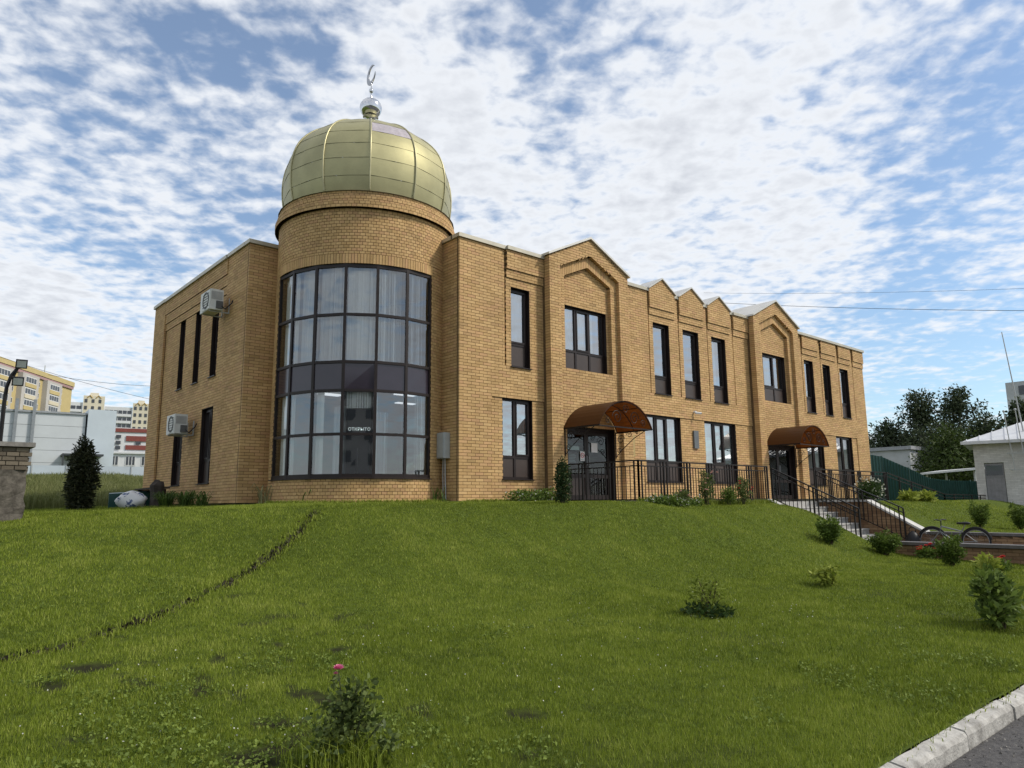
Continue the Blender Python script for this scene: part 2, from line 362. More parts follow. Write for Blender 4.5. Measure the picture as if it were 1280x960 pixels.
def lawn_mat():
    m, t, b = newmat('lawn_ground'); n = t.nodes; l = t.links
    at = n.new('ShaderNodeAttribute'); at.attribute_name = 'soil'
    g = n.new('ShaderNodeNewGeometry')
    nz = n.new('ShaderNodeTexNoise'); nz.inputs['Scale'].default_value = 9; nz.inputs['Detail'].default_value = 8; nz.inputs['Roughness'].default_value = .7; l.new(g.outputs['Position'], nz.inputs['Vector'])
    r = n.new('ShaderNodeValToRGB'); e = r.color_ramp.elements; e[0].position = .3; e[0].color = (.030, .045, .007, 1); e[1].position = .72; e[1].color = (.10, .135, .018, 1)
    l.new(nz.outputs['Fac'], r.inputs[0])
    mx = n.new('ShaderNodeMix'); mx.data_type = 'RGBA'; l.new(at.outputs['Fac'], mx.inputs[0]); l.new(r.outputs[0], mx.inputs[6]); mx.inputs[7].default_value = (.014, .011, .008, 1)
    l.new(mx.outputs[2], b.inputs['Base Color']); b.inputs['Roughness'].default_value = .95; b.inputs['Specular IOR Level'].default_value = .1
    bp = n.new('ShaderNodeBump'); bp.inputs['Strength'].default_value = .8; bp.inputs['Distance'].default_value = .03; l.new(nz.outputs['Fac'], bp.inputs['Height']); l.new(bp.outputs[0], b.inputs['Normal'])
    return m
LAWN = lawn_mat()
terr = np_mesh('lawn', np.stack([GX, GY, GZ], -1).reshape(-1, 3), FQ, LAWN, attrs={'soil': SM.ravel()}, smooth=True); tag(terr, kind='structure')
def hz(x, y): return float(height(x, y))
# road and kerb
tag(MB().box(-300, -60, -1.95, 300, -12.326, -1.742).build('road', ASPH), kind='structure')
tag(MB().poly([(-900,-900,-2.1),(900,-900,-2.1),(900,1500,-2.1),(-900,1500,-2.1)]).build('ground', LAWN), kind='structure')
kerb = empty('kerb', (0, -12.25, -1.75)); tag(kerb, kind='structure')
x = -14.0; kb = None
kp = [(-12.325,-1.9),(-12.318,-1.66),(-12.30,-1.632),(-12.215,-1.618),(-12.19,-1.635),(-12.19,-1.9)]
while x < 22:
    ln = 1.0; mb = MB(); nseg = 10; rows = []
    for k in range(nseg+1):
        xx = x+.006+(ln-.012)*k/nseg; row = []
        for q, (yy, z) in enumerate(kp):
            wob = (0 if q in (0, 5) else 1)
            chip = -.012*random.random()**3 if q in (1, 2) else 0
            row.append((xx, yy+wob*random.uniform(-.004, .004), z+wob*(random.uniform(-.004, .003)+chip)))
        rows.append(row)
    for row in rows: mb.v += row
    m_ = len(kp)
    for k in range(nseg):
        for q in range(m_-1): mb.f.append((k*m_+q, (k+1)*m_+q, (k+1)*m_+q+1, k*m_+q+1))
    mb.f.append(tuple(range(m_))); mb.f.append(tuple(nseg*m_+q for q in range(m_)))
    dz = random.uniform(-.008, .008); dy = random.uniform(-.008, .008)
    mb.v = [(a, b+dy, c+dz) for a, b, c in mb.v]
    mb.build('kerb_stone', KERBM, kerb); x += ln+.012
# ------------------------------------------------------------------ brick machinery
CH, BL, JT = .0786, .26, .011
class Frame:
    def __init__(s, O, U_, N_): s.O = Vector(O); s.U = Vector(U_); s.N = Vector(N_)
    def __call__(s, u, o, z): return tuple(s.O+s.U*u+s.N*o+Vector((0, 0, z)))
class Cyl:
    def __init__(s, c, r): s.c = c; s.r = r
    def __call__(s, u, o, z):
        a = u/s.r; return (s.c[0]+(s.r+o)*math.cos(a), s.c[1]+(s.r+o)*math.sin(a), z)
def fbox(mb, fr, u0, u1, o0, o1, z0, z1):
    return mb.hexa([fr(u0,o1,z0), fr(u1,o1,z0), fr(u1,o0,z0), fr(u0,o0,z0), fr(u0,o1,z1), fr(u1,o1,z1), fr(u1,o0,z1), fr(u0,o0,z1)])
def sub_iv(iv, a, b):
    o = []
    for p, q in iv:
        if b <= p or a >= q: o.append((p, q)); continue
        if a > p: o.append((p, a))
        if b < q: o.append((b, q))
    return o
class Wall:
    def __init__(s): s.b = MB(); s.m = MB(); s.solo = []
    def _iv(s, z, u0, u1, holes, lim):
        iv = [(u0, u1)]
        if lim:
            l_ = lim(z)
            if l_ is None: return []
            iv = [(max(u0, l_[0]), min(u1, l_[1]))]
            if iv[0][1]-iv[0][0] < .01: return []
        for h in holes:
            if callable(h):
                q = h(z)
                if q: iv = sub_iv(iv, *q)
            elif h[2] < z < h[3]: iv = sub_iv(iv, h[0], h[1])
        return [q for q in iv if q[1]-q[0] > .01]
    def panel(s, fr, u0, u1, z0, z1, off=0., depth=.1, holes=(), lim=None, header=False, solo=None, ph=0., joint_u=JT):
        bl = BL/2 if header else BL
        k0 = int(math.floor(z0/CH+1e-6)); k1 = int(math.ceil(z1/CH-1e-6))
        slanted = lim is not None or any(callable(h) for h in holes)
        def tz(u0b, u1b, u0t, u1t, o0, o1, za, zb):
            return [fr(u0b,o1,za), fr(u1b,o1,za), fr(u1b,o0,za), fr(u0b,o0,za), fr(u0t,o1,zb), fr(u1t,o1,zb), fr(u1t,o0,zb), fr(u0t,o0,zb)]
        for k in range(k0, k1):
            za = max(z0, k*CH); zb = min(z1, (k+1)*CH)
            if zb-za < .012: continue
            zc = (za+zb)/2
            ivc = s._iv(zc, u0, u1, holes, lim)
            ivb = ivt = ivc
            if slanted:
                b_, t_ = s._iv(za+.002, u0, u1, holes, lim), s._iv(zb-.002, u0, u1, holes, lim)
                if len(b_) == len(ivc): ivb = b_
                if len(t_) == len(ivc): ivt = t_
                elif len(t_) == 0: ivt = [((a+b)/2-.002, (a+b)/2+.002) for a, b in ivc]
            for (a, b), (ab, bb_), (at, bt) in zip(ivc, ivb, ivt):
                step = .15 if header else 99
                n_ = max(1, int(math.ceil((b-a)/step)))
                if n_ == 1: s.m.hexa(tz(ab+.003, bb_-.003, at+.003, bt-.003, off-depth, off-.007, za, zb))
                else:
                    for i in range(n_):
                        p = a+(b-a)*i/n_; q = a+(b-a)*(i+1)/n_
                        fbox(s.m, fr, p+.003*(i == 0), q-.003*(i == n_-1), off-depth, off-.007, za, zb)
                lo, hi = min(a, ab, at), max(b, bb_, bt)
                u = (math.floor((lo-ph)/bl)-1)*bl+ph+(k % 2)*bl/2
                while u < hi:
                    e = u+bl-joint_u
                    p0, q0 = max(ab, u), min(bb_, e); p1, q1 = max(at, u), min(bt, e)
                    if max(q0-p0, q1-p1) > .012:
                        if q0 < p0: p0 = q0 = min(max((p0+q0)/2, u), e)
                        if q1 < p1: p1 = q1 = min(max((p1+q1)/2, u), e)
                        j = random.uniform(-.0015, .002)
                        if solo and solo(.5*(p0+q0), zc): s.solo.append((fr, p0, q0, off, j, za, zb-JT, depth))
                        else: s.b.hexa(tz(p0, q0, p1, q1, off-depth*.6, off+j, za, zb-JT))
                    u += bl
    def finish(s, name, parent, bm, mm):
        w_ = s.m.build(name, mm, parent)
        bo = s.b.build('brickwork', bm, w_, kind='stuff')
        cache = {}
        for fr, p, q, off, j, za, zb, d in s.solo:
            key = (round(q-p, 3), round(zb-za, 3), round(d, 2))
            if key not in cache:
                mb = MB(); f0 = Frame((0,0,0), fr.U, fr.N); fbox(mb, f0, 0, key[0], -d*.6, 0, 0, key[1]); cache[key] = mb.mesh('brick', bm)
            o = bpy.data.objects.new('brick', cache[key]); COL.objects.link(o); put(o, w_); o.location = fr(p, off+j, za)
        return w_
def sn(z): return round(z/CH)*CH
# ------------------------------------------------------------------ the building
bld = empty('brick_building', (9, 5, 0), label='two storey yellow brick building with round corner tower and gilded dome', cat='building')
FRT = Frame((0,0,0), (1,0,0), (0,-1,0)); LFT = Frame((-3.95,0,0), (0,1,0), (-1,0,0))
ZT = 6.74
wins = []   # (frame, u0,u1,z0,z1, plane offset, kind)
UPZ = (sn(3.57), sn(5.72)); MUZ = (sn(3.40), sn(5.72)); LOZ = (sn(.52), sn(2.66))
fw = Wall()
solo = lambda u, z: u < 1.47 and z < 3.95
RZ = sn(2.66)
# base sheets: upper field z>RZ on plane 0, lower zone set back .03
lowholes = [(1.44, 2.50, *LOZ), (7.30, 9.17, *LOZ), (10.54, 12.46, *LOZ), (17.70, 19.12, *LOZ), (20.30, 21.82, *LOZ)]
fw.panel(FRT, 0, 1.06, 0, RZ, 0, .1, solo=solo)
slot = lambda u, zb: (u-.045, u, zb, 9)
fw.panel(FRT, 0, 2.93, RZ, ZT, 0, .1, holes=[(1.73, 2.42, *UPZ), slot(1.55, UPZ[0])], solo=solo)
fw.panel(FRT, 1.06, 2.93, 0, RZ, -.03, .1, holes=lowholes[:1], solo=solo)
fw.panel(FRT, 6.29, 13.58, 0, RZ, -.03, .1, holes=lowholes[1:3])
fw.panel(FRT, 16.97, 22.3, 0, RZ, -.03, .1, holes=lowholes[3:])
fw.panel(FRT, 22.3, 23.5, 0, RZ, 0, .1)
midw = [(7.86, 8.72), (9.48, 10.39), (11.19, 12.06)]; farw = [(17.88, 18.66), (19.51, 20.19), (21.1, 21.92)]
fw.panel(FRT, 6.29, 13.58, RZ, ZT, 0, .1, holes=[(a, b, *MUZ) for a, b in midw]+[slot(q, MUZ[0]) for q in (7.67, 9.28, 10.96, 12.58)])
fw.panel(FRT, 16.97, 23.5, RZ, ZT, 0, .1, holes=[(a, b, *UPZ) for a, b in farw]+[slot(q, UPZ[0]) for q in (17.73, 19.36, 20.99, 22.43)])
Z1, Z2 = sn(5.97), sn(6.21)
def pil(u0, u1, hole, zb, zt, lim=None):
    fw.panel(FRT, u0, u1, Z1, Z2, .035, .04); fw.panel(FRT, u0, u1, Z2, zt, .07, .075, lim=lim)
    fbox(fw.b, FRT, u0-.045, u0, -.09, -.05, zb, ZT)
pil(1.55, 2.93, (1.73, 2.42, *UPZ), UPZ[0], ZT)
mgab = []
for (a, b), (p0, p1) in zip(midw, [(7.67, 9.02), (9.28, 10.68), (10.96, 12.37)]):
    c_ = (p0+p1)/2; hw = (p1-p0)/2
    pil(p0, p1, (a, b, *MUZ), MUZ[0], 7.27, lim=lambda z, c_=c_, hw=hw: None if z > 7.25 else ((c_-hw, c_+hw) if z < 6.84 else (c_-hw*(7.25-z)/.41, c_+hw*(7.25-z)/.41)))
    mgab.append((c_, hw))
pil(12.58, 13.58, None, MUZ[0], ZT)
for (a, b), (p0, p1) in zip(farw, [(17.73, 19.07), (19.36, 20.72), (20.99, 22.16)]): pil(p0, p1, (a, b, *UPZ), UPZ[0], ZT)
pil(22.43, 23.5, None, UPZ[0], ZT)
# gabled bays
def gab(c_, hw, ze, za): return lambda z: None if z > za else ((c_-hw, c_+hw) if z < ze else (c_-hw*(za-z)/(za-ze), c_+hw*(za-z)/(za-ze)))
bays = []
for c_ in (4.61, 15.27):
    hw = 1.69; og = gab(c_, hw, 6.86, 7.68)
    nic = gab(c_, 1.265, 6.62, 7.18); inn = gab(c_, 1.0, 6.40, 6.84)
    fw.panel(FRT, c_-hw, c_+hw, 0, 7.7, .30, .34, holes=[nic], lim=og)
    WZ = (sn(3.66), sn(5.55)); DZ = sn(2.08)
    def band(z, c_=c_):   # soldier band between the two gable lines
        a = gab(c_, 1.265, 6.62, 7.18)(z)
        return a if z > 6.30 else None
    fw.panel(FRT, c_-1.265, c_+1.265, 0, 6.42, .18, .2, holes=[lambda z, i=inn: (i(z) if z > WZ[0] else None), (c_-1.0, c_+1.0, -1, DZ)], lim=nic)
    # soldiers along both slopes
    u = c_-1.26
    while u < c_+1.26:
        u2 = u+.062
        def lo(q): 
            t = abs(q-c_); return 6.84-(t/1.0)*.44 if t < 1.0 else 6.40-(t-1.0)*.44
        def hi(q): return 7.18-abs(q-c_)/1.265*.56
        a0, a1, b0, b1 = lo(u), lo(u2), hi(u)-.012, hi(u2)-.012
        fw.b.hexa([FRT(u,.182,a0),FRT(u2,.182,a1),FRT(u2,0,a1),FRT(u,0,a0),FRT(u,.182,b0),FRT(u2,.182,b1),FRT(u2,0,b1),FRT(u,0,b0)])
        u += .0735
    # backing for the band
    for sgn in (-1, 1):
        e = c_+sgn*1.262; 
        fw.m.hexa([FRT(c_,.172,6.84),FRT(e,.172,6.30),FRT(e,0,6.30),FRT(c_,0,6.84),FRT(c_,.172,7.18),FRT(e,.172,6.62),FRT(e,0,6.62),FRT(c_,0,7.18)])
    fw.panel(FRT, c_-1.0, c_+1.0, WZ[0], 6.86, .06, .1, holes=[(c_-.98, c_+.90, *WZ)], lim=inn)
    bays.append(c_)
front = fw.finish('front_wall', bld, BR, MORT)
# short return of the corner block and the tower-side end of the left wing
rw = Wall()
RET = Frame((0,0,0), (0,1,0), (-1,0,0))
rw.panel(RET, .105, .95, 0, ZT, 0, .1)
rw.finish('tower_flank_wall', bld, BR, MORT); rw = Wall()
ENDF = Frame((-3.95,3.87,0), (1,0,0), (0,-1,0))
rw.panel(ENDF, 0, .95, 0, ZT, 0, .1)
rw.finish('tower_flank_wall', bld, BR, MORT)
lw = Wall()
lh_up = [(6.12, 6.66, *UPZ), (7.62, 8.16, *UPZ), (9.12, 9.66, *UPZ)]; lh_lo = [(6.14, 7.10, *LOZ), (8.72, 9.62, *LOZ)]
lw.panel(LFT, 3.975, 5.42, 0, ZT, 0, .1)
lw.panel(LFT, 5.42, 11.2, 0, sn(5.75), -.05, .1, holes=lh_up+lh_lo)
lw.panel(LFT, 5.42, 11.2, sn(5.75), sn(6.0), -.025, .1); lw.panel(LFT, 5.42, 11.2, sn(6.0), sn(6.29), 0., .1); lw.panel(LFT, 5.42, 11.2, sn(6.29), ZT, .025, .1)
lw.panel(LFT, 11.2, 12.42, 0, ZT, 0.03, .1)
lw.finish('left_wall', bld, BR, MORT)
# plain rear and right walls, floors, roof deck
mb = MB(); mb.box(23.3, .12, 0, 23.49, 12.4, ZT); mb.box(-3.9, 12.2, 0, 23.3, 12.4, ZT); mb.build('rear_wall', BR, bld)
mb = MB(); mb.box(-3.7, 3.95, 6.35, 23.3, 12.2, 6.5); mb.box(.12, .12, 6.351, 23.29, 3.95, 6.501); mb.build('roof_deck', ROOFM, bld)
mb = MB(); mb.box(-3.75, 3.95, 2.82, 23.3, 12.2, 3.12); mb.box(.12, .42, 2.821, 23.29, 3.949, 3.121); mb.build('floor_slab', PLASTER, bld)
mb = MB(); mb.box(-3.75, 3.95, -.3, 23.3, 12.2, .0); mb.box(.12, .12, -.301, 23.29, 3.949, -.001); mb.build('ground_floor', FLOORI, bld)
mb = MB(); mb.box(-3.6, 7.5, 0, 23.2, 7.6, 6.3)
for xx in (2.9, 6.4, 9.8, 13.4, 17.1, 19.8): mb.box(xx, .5, 0, xx+.1, 7.5, 6.3)
mb.box(-3.6, 5.0, 0, -.2, 5.1, 6.3)
mb.build('partition', PLASTER, bld)
# coping
def cap1(fr, *a): mb = MB(); fbox(mb, fr, *a); mb.build('coping', CAP, bld)
def cap_run(u0, u1, off, zt=ZT, fr=FRT, back=.32): cap1(fr, u0, u1, -back, off+.05, zt+.002, zt+.105)
for a, b, o in [(-.05, 1.545, 0), (1.55, 2.915, .07), (6.31, 7.665, 0), (9.025, 9.275, 0), (10.685, 10.955, 0), (12.375, 12.575, 0), (12.58, 13.57, .07), (16.985, 23.55, .07)]: cap_run(a, b, o)
cap1(RET, .27, 1.4, -.3, .05, ZT+.003, ZT+.104); cap1(ENDF, -.05, 1.4, -.3, .05, ZT+.002, ZT+.105)
cap1(LFT, 4.175, 5.42, -.3, .055, ZT+.003, ZT+.104); cap1(LFT, 5.421, 11.19, -.3, .08, ZT-.012, ZT+.09); cap1(LFT, 11.2, 12.47, -.3, .085, ZT+.001, ZT+.103)
def gable_roof(c_, hw, ze, za, off, back, th=.07, over=.07):
    mb = MB()
    for sg in (-1, 1):
        sl = (za-ze)/hw; e = c_+sg*(hw+over); ze2 = ze-over*sl
        P = [(c_, za), (e, ze2)]
        mb.hexa([FRT(c_,off+over,za+.004),FRT(e,off+over,ze2+.004),FRT(e,-back,ze2+.004),FRT(c_,-back,za+.004),FRT(c_,off+over,za+th),FRT(e,off+over,ze2+th),FRT(e,-back,ze2+th),FRT(c_,-back,za+th)])
    mb.build('gable_roof', CAPW, bld)
    GO = min(off-.15, -.03); mb = MB(); mb.hexa([FRT(c_-hw+.02,GO,6.5),FRT(c_+hw-.02,GO,6.5),FRT(c_+hw-.02,-back+.05,6.5),FRT(c_-hw+.02,-back+.05,6.5),FRT(c_-hw+.02,GO,ze-.01),FRT(c_+hw-.02,GO,ze-.01),FRT(c_+hw-.02,-back+.05,ze-.01),FRT(c_-hw+.02,-back+.05,ze-.01)])
    mb.build('gable_base', BR, bld)
for c_ in bays: gable_roof(c_, 1.69, 6.86, 7.68, .30, 1.5)
for c_, hw in mgab: gable_roof(c_, hw, 6.84, 7.25, .07, .75, .05, .05)
# windows ----------------------------------------------------------
def window(fr, u0, u1, z0, z1, off, cols, tz, inset=.13, blind=None, blind_cov=(0., 1.), glass=GLASS, sill=True, fw_=.06):
    """cols: relative widths of the lights; tz: transom height (solid panels below)."""
    mbf = MB(); o1 = off-inset; o0 = o1-.075
    fbox(mbf, fr, u0, u1, o0, o1, z1-fw_, z1); fbox(mbf, fr, u0, u1, o0, o1, z0, z0+fw_)
    fbox(mbf, fr, u0, u0+fw_, o0, o1, z0+fw_, z1-fw_); fbox(mbf, fr, u1-fw_, u1, o0, o1, z0+fw_, z1-fw_)
    # metal lining of the reveal
    for a, b, c, d in ((u0-.004, u0+.008, z0, z1), (u1-.012, u1+.004, z0, z1)): fbox(mbf, fr, a, b, o1+.001, off-.012, c, d)
    fbox(mbf, fr, u0+.009, u1-.013, o1+.001, off-.02, z1-.012, z1+.004)
    tot = sum(cols); edges = [u0+fw_]; acc = 0; W = u1-u0-2*fw_
    for c in cols: acc += c; edges.append(u0+fw_+W*acc/tot)
    if tz: fbox(mbf, fr, u0+fw_, u1-fw_, o0, o1, tz-.035, tz+.035)
    for e in edges[1:-1]:
        fbox(mbf, fr, e-.035, e+.035, o0, o1+.002, (tz+.035) if tz else z0+fw_, z1-fw_)
        if tz: fbox(mbf, fr, e-.035, e+.035, o0, o1+.002, z0+fw_, tz-.035)
    # opening sash round every second light
    wroot = mbf.build('window', BROWN, bld)
    for i in range(len(cols)):
        a = edges[i]+(.035 if i else 0); b = edges[i+1]-(.035 if i < len(cols)-1 else 0)
        zb = (tz+.035) if tz else z0+fw_
        if len(cols) > 1 and i == 1 or len(cols) == 1:
            s_ = .045; ms = MB()
            for q in ((a, b, zb, zb+s_), (a, b, z1-fw_-s_, z1-fw_), (a, a+s_, zb+s_, z1-fw_-s_), (b-s_, b, zb+s_, z1-fw_-s_)): fbox(ms, fr, q[0]+.001, q[1]-.001, o0+.01, o1+.016, q[2], q[3])
            ms.build('sash', BROWN, wroot)
        g = MB(); g.poly([fr(a+.001,o1-.035,zb),fr(b-.001,o1-.035,zb),fr(b-.001,o1-.035,z1-fw_),fr(a+.001,o1-.035,z1-fw_)]); g.build('pane', glass, wroot)
        if tz:
            p = MB(); fbox(p, fr, a+.001, b-.001, o1-.05, o1-.02, z0+fw_, tz-.036); p.build('panel', PANEL, wroot)
    if sill:
        p = MB(); fbox(p, fr, u0-.03, u1+.03, o1-.01, off+.045, z0-.025, z0-.003); p.build('sill', BROWN, wroot)
    if blind:
        mbb = MB(); ua = u0+(u1-u0)*blind_cov[0]; ub = u0+(u1-u0)*blind_cov[1]; k = max(4, int((ub-ua)/.06)); zb = (tz or z0)
        for i in range(k):
            p = ua+(ub-ua)*i/k; q = ua+(ub-ua)*(i+1)/k; d = .02*(i % 2)
            mbb.poly([fr(p,o0-.03-d,zb),fr(q,o0-.05+d,zb),fr(q,o0-.05+d,z1),fr(p,o0-.03-d,z1)])
        mbb.build('blind', blind, wroot)
    return wroot
window(FRT, 1.73, 2.42, *UPZ, .0, [1], 4.18, .13, CURT, (.0, 1.))
window(FRT, *lowholes[0], -.03, [.85, 1], 1.13, .10, CURT, (.5, 1.))
for (a, b), cv in zip(midw, [(.0, .3), (0, .35), (0, .6)]): window(FRT, a, b, *MUZ, .0, [1], 3.93, .13, CURT, cv)
for h in lowholes[1:3]: window(FRT, *h, -.03, [1, 1, 1], 1.20, .10, BLIND)
for (a, b), cv in zip(farw, [(0, .7), (0, .2), (0, .2)]): window(FRT, a, b, *UPZ, .0, [1], 4.13, .13, BLIND, cv)
window(FRT, *lowholes[3], -.03, [1, 1.1], 1.20, .10, BLIND, (.45, 1)); window(FRT, *lowholes[4], -.03, [1, 1.1], 1.20, .10, BLIND, (.45, 1))
for i, c_ in enumerate(bays): window(FRT, c_-.98, c_+.90, *WZ, .06, [1, 1, 1] if i == 0 else [.35, 1.1, .9], 4.27, .12, BLIND if i == 0 else CURT, (0, .8) if i == 0 else (0, .7))
for h in lh_up: window(LFT, *h, -.05, [1], 4.2, .12, None)
for h in lh_lo: window(LFT, *h, -.05, [1, 1], 1.2, .12, CURT, (.2, .7))
# entrance doors ---------------------------------------------------
def door(c_, first):
    mb = MB(); u0, u1, z1 = c_-1.0, c_+1.0, DZ; o1 = .02; o0 = -.05
    fbox(mb, FRT, u0, u0+.09, o0, o1, 0.0, z1); fbox(mb, FRT, u1-.09, u1, o0, o1, 0.0, z1); fbox(mb, FRT, u0+.09, u1-.09, o0, o1, z1-.1, z1)
    fbox(mb, FRT, u0+.002, u0+.02, o1+.001, .165, 0, z1-.002); fbox(mb, FRT, u1-.02, u1-.002, o1+.001, .165, 0, z1-.002)
    d = mb.build('door', BROWN, bld)
    mid = c_-.06
    for a, b in ((u0+.09, mid), (mid, u1-.09)):
        lf = MB(); s_ = .085
        fbox(lf, FRT, a+.004, a+s_, -.04, .012, 0.01, z1-.105); fbox(lf, FRT, b-s_, b-.004, -.04, .012, .01, z1-.105)
        fbox(lf, FRT, a+s_, b-s_, -.04, .012, .01, .14); fbox(lf, FRT, a+s_, b-s_, -.04, .012, z1-.2, z1-.105); fbox(lf, FRT, a+s_, b-s_, -.04, .012, .62, .72)
        lf.build('leaf', BROWN, d)
        g = MB(); fbox(g, FRT, a+s_, b-s_, -.02, -.008, .72, z1-.2); g.build('pane', GLASSD, d)
        g = MB()
        if first: fbox(g, FRT, a+s_, b-s_, -.03, -.01, .14, .62)
        else: fbox(g, FRT, a+s_, b-s_, -.02, -.008, .14, .62)
        g.build('lower_panel', PANEL if first and a < c_-.5 else GLASSD, d)
    h = MB(); h.tube([FRT(mid-.05,.012,.95),FRT(mid-.05,.07,.98),FRT(mid-.05,.07,1.25),FRT(mid-.05,.012,1.28)], .012, 6); h.tube([FRT(mid+.05,.012,.95),FRT(mid+.05,.07,.98),FRT(mid+.05,.07,1.25),FRT(mid+.05,.012,1.28)], .012, 6); h.build('handle', CHROME, d)
    return d
door(bays[0], True); door(bays[1], False)
# notices on the first door
def card(name, mat, u0, u1, z0, z1, o, label, cat, fr=FRT):
    mb = MB(); fbox(mb, fr, u0, u1, o, o+.004, z0, z1); return mb.build(name, mat, None, label=label, cat=cat)
b0 = bays[0]
card('door_notice', SIGNT, b0-.86, b0-.36, 1.40, 1.51, .013, 'pale teal strip notice stuck on the left leaf of the glass door', 'notice')
card('door_notice', SIGNW, b0+.14, b0+.40, 1.36, 1.63, .013, 'white square paper taped to the right leaf of the entrance door', 'notice')
ns = card('prohibition_sign', SIGNW, b0-.33, b0-.15, 1.10, 1.37, .014, 'small white no smoking sign with red ring on the door', 'sign')
mb = MB(); mb.torus(FRT(b0-.24,.021,1.26), .065, .008, (0,1,0), 20, 6); mb.bar(FRT(b0-.285,.021,1.305), FRT(b0-.195,.021,1.215), .012, .006); mb.build('red_ring', SIGNR, ns)
mb = MB(); mb.bar(FRT(b0-.29,.0195,1.25), FRT(b0-.20,.0195,1.262), .012, .003); mb.bar(FRT(b0-.31,.019,1.14), FRT(b0-.17,.019,1.14), .02, .002); mb.build('black_mark', BLACK, ns)
op = card('opening_hours_board', PLAQ, b0-.82, b0-.42, 1.02, 1.33, .013, 'dark board with pale lines of small print below the teal strip', 'notice')
mb = MB()
for i in range(6): mb.box(b0-.78, -.0185, 1.06+i*.042, b0-.78+random.uniform(.2, .32), -.0172, 1.068+i*.042)
mb.build('print_line', SIGNT, op)
# arched canopies --------------------------------------------------
def canopy(c_):
    hw, zf, rise, y0, y1 = 1.10, 1.97, .70, -.19, -1.52
    zr = (hw*hw+rise*rise)/(2*rise); zc = zf+rise-zr; a0 = math.asin(hw/zr)
    n_ = 18
    P = [(c_+zr*math.sin(-a0+2*a0*i/n_), zc+zr*math.cos(-a0+2*a0*i/n_)) for i in range(n_+1)]
    mb = MB()
    for i in range(n_):
        (xa, za), (xb, zb) = P[i], P[i+1]
        mb.hexa([(xa,y1,za),(xb,y1,zb),(xb,y0,zb),(xa,y0,za),(xa,y1,za+.012),(xb,y1,zb+.012),(xb,y0,zb+.012),(xa,y0,za+.012)])
    cn = mb.build('canopy', AMBER, bld, smooth=False)
    for yy in (y0-.03, (y0+y1)/2, y1+.03):
        r_ = MB(); r_.tube([(xa, yy, za-.016) for xa, za in P], .014, 6); r_.build('arch_rib', DARKB, cn)
    e = MB()
    for xa in (P[0][0], P[-1][0]): e.bar((xa, y0, zf-.02), (xa, y1, zf-.02), .03, .04)
    e.bar((P[0][0], y1+.03, zf-.03), (P[-1][0], y1+.03, zf-.03), .02, .03)
    for fx in (-.5, 0., .5): e.tube([(c_+fx*hw, y0, zc+math.sqrt(zr*zr-(fx*hw)**2)-.018), (c_+fx*hw, y1, zc+math.sqrt(zr*zr-(fx*hw)**2)-.018)], .01, 5)
    e.build('eave_bar', DARKB, cn)
    def scroll(o, ux, uz, r0, turns, sgn):
        pts = []
        for k in range(20):
            t = k/19; a = turns*2*math.pi*t; r_ = r0*(1-.82*t)
            pts.append((o[0]+ux[0]*r_*math.cos(a)*sgn+uz[0]*r_*math.sin(a), o[1]+ux[1]*r_*math.cos(a)*sgn+uz[1]*r_*math.sin(a), o[2]+ux[2]*r_*math.cos(a)*sgn+uz[2]*r_*math.sin(a)))
        return pts
    fr_ = MB()   # ornament in the front arch
    for sg in (-1, 1):
        fr_.tube(scroll((c_+sg*.36, y1+.03, zf+.24), (1,0,0), (0,0,1), .20, 1.6, sg), .010, 5); fr_.tube(scroll((c_+sg*.74, y1+.03, zf+.12), (1,0,0), (0,0,1), .11, 1.4, -sg), .009, 5)
    fr_.tube(scroll((c_, y1+.03, zf+.47), (1,0,0), (0,0,1), .13, 1.5, 1), .010, 5)
    fr_.build('arch_scrollwork', DARKB, cn)
    for sg in (-1, 1):
        b_ = MB(); xx = c_+sg*1.06
        b_.bar((xx, y0, 1.20), (xx, y0, zf-.03), .025); b_.tube([(xx, y0-.02, 1.25), (xx, y0-.25, 1.45), (xx, y0-.7, 1.75), (xx, y0-1.1, zf-.04)], .012, 5)
        for q, (dy, dz_, r_) in enumerate(((.20, 1.74, .15), (.52, 1.86, .10), (.13, 1.42, .09), (.80, 1.90, .06))): b_.tube(scroll((xx, y0-dy, dz_), (0,1,0), (0,0,1), r_, 1.5, 1 if q % 2 else -1), .010, 5)
        b_.build('scroll_bracket', DARKB, cn)
for c_ in bays: canopy(c_-.04)
# ------------------------------------------------------------------ tower
TC = (-1.08, 2.83); TR_ = 2.35; cyl = Cyl(TC, TR_)
A0, A1 = R(-188.3), R(-74.7)
GZ0, GZ1 = sn(.58), sn(5.70)
ua, ub = A0*TR_, A1*TR_
tw = Wall()
tw.panel(cyl, R(-232)*TR_, R(-40)*TR_, -.0786, GZ0, 0, .1, header=True)
tw.panel(cyl, ub, R(-40)*TR_, GZ0, GZ1+.25, 0, .1, header=True); tw.panel(cyl, R(-232)*TR_, ua, GZ0, GZ1+.25, 0, .1, header=True)
u = ua   # soldier course over the glazing
while u < ub:
    fbox(tw.b, cyl, u, u+.063, -.06, random.uniform(0, .002), GZ1, GZ1+.24); u += .0745
u = ua
while u < ub-.01: fbox(tw.m, cyl, u, min(u+.15, ub), -.1, -.007, GZ1, GZ1+.25); u += .15
full0, full1 = R(-299), R(61)
tw.panel(cyl, full0*TR_, full1*TR_, GZ1+.25, sn(7.17), 0, .1, header=True)
c2 = Cyl(TC, 2.46); tw.panel(c2, full0*2.46, full1*2.46, sn(7.17), sn(7.33), 0, .16, header=True)
c3 = Cyl(TC, 2.41); tw.panel(c3, full0*2.41, full1*2.41, sn(7.33), sn(7.49), 0, .11, header=True)
c4 = Cyl(TC, 2.36); tw.panel(c4, full0*2.36, full1*2.36, sn(7.49), sn(7.65), 0, .11, header=True)
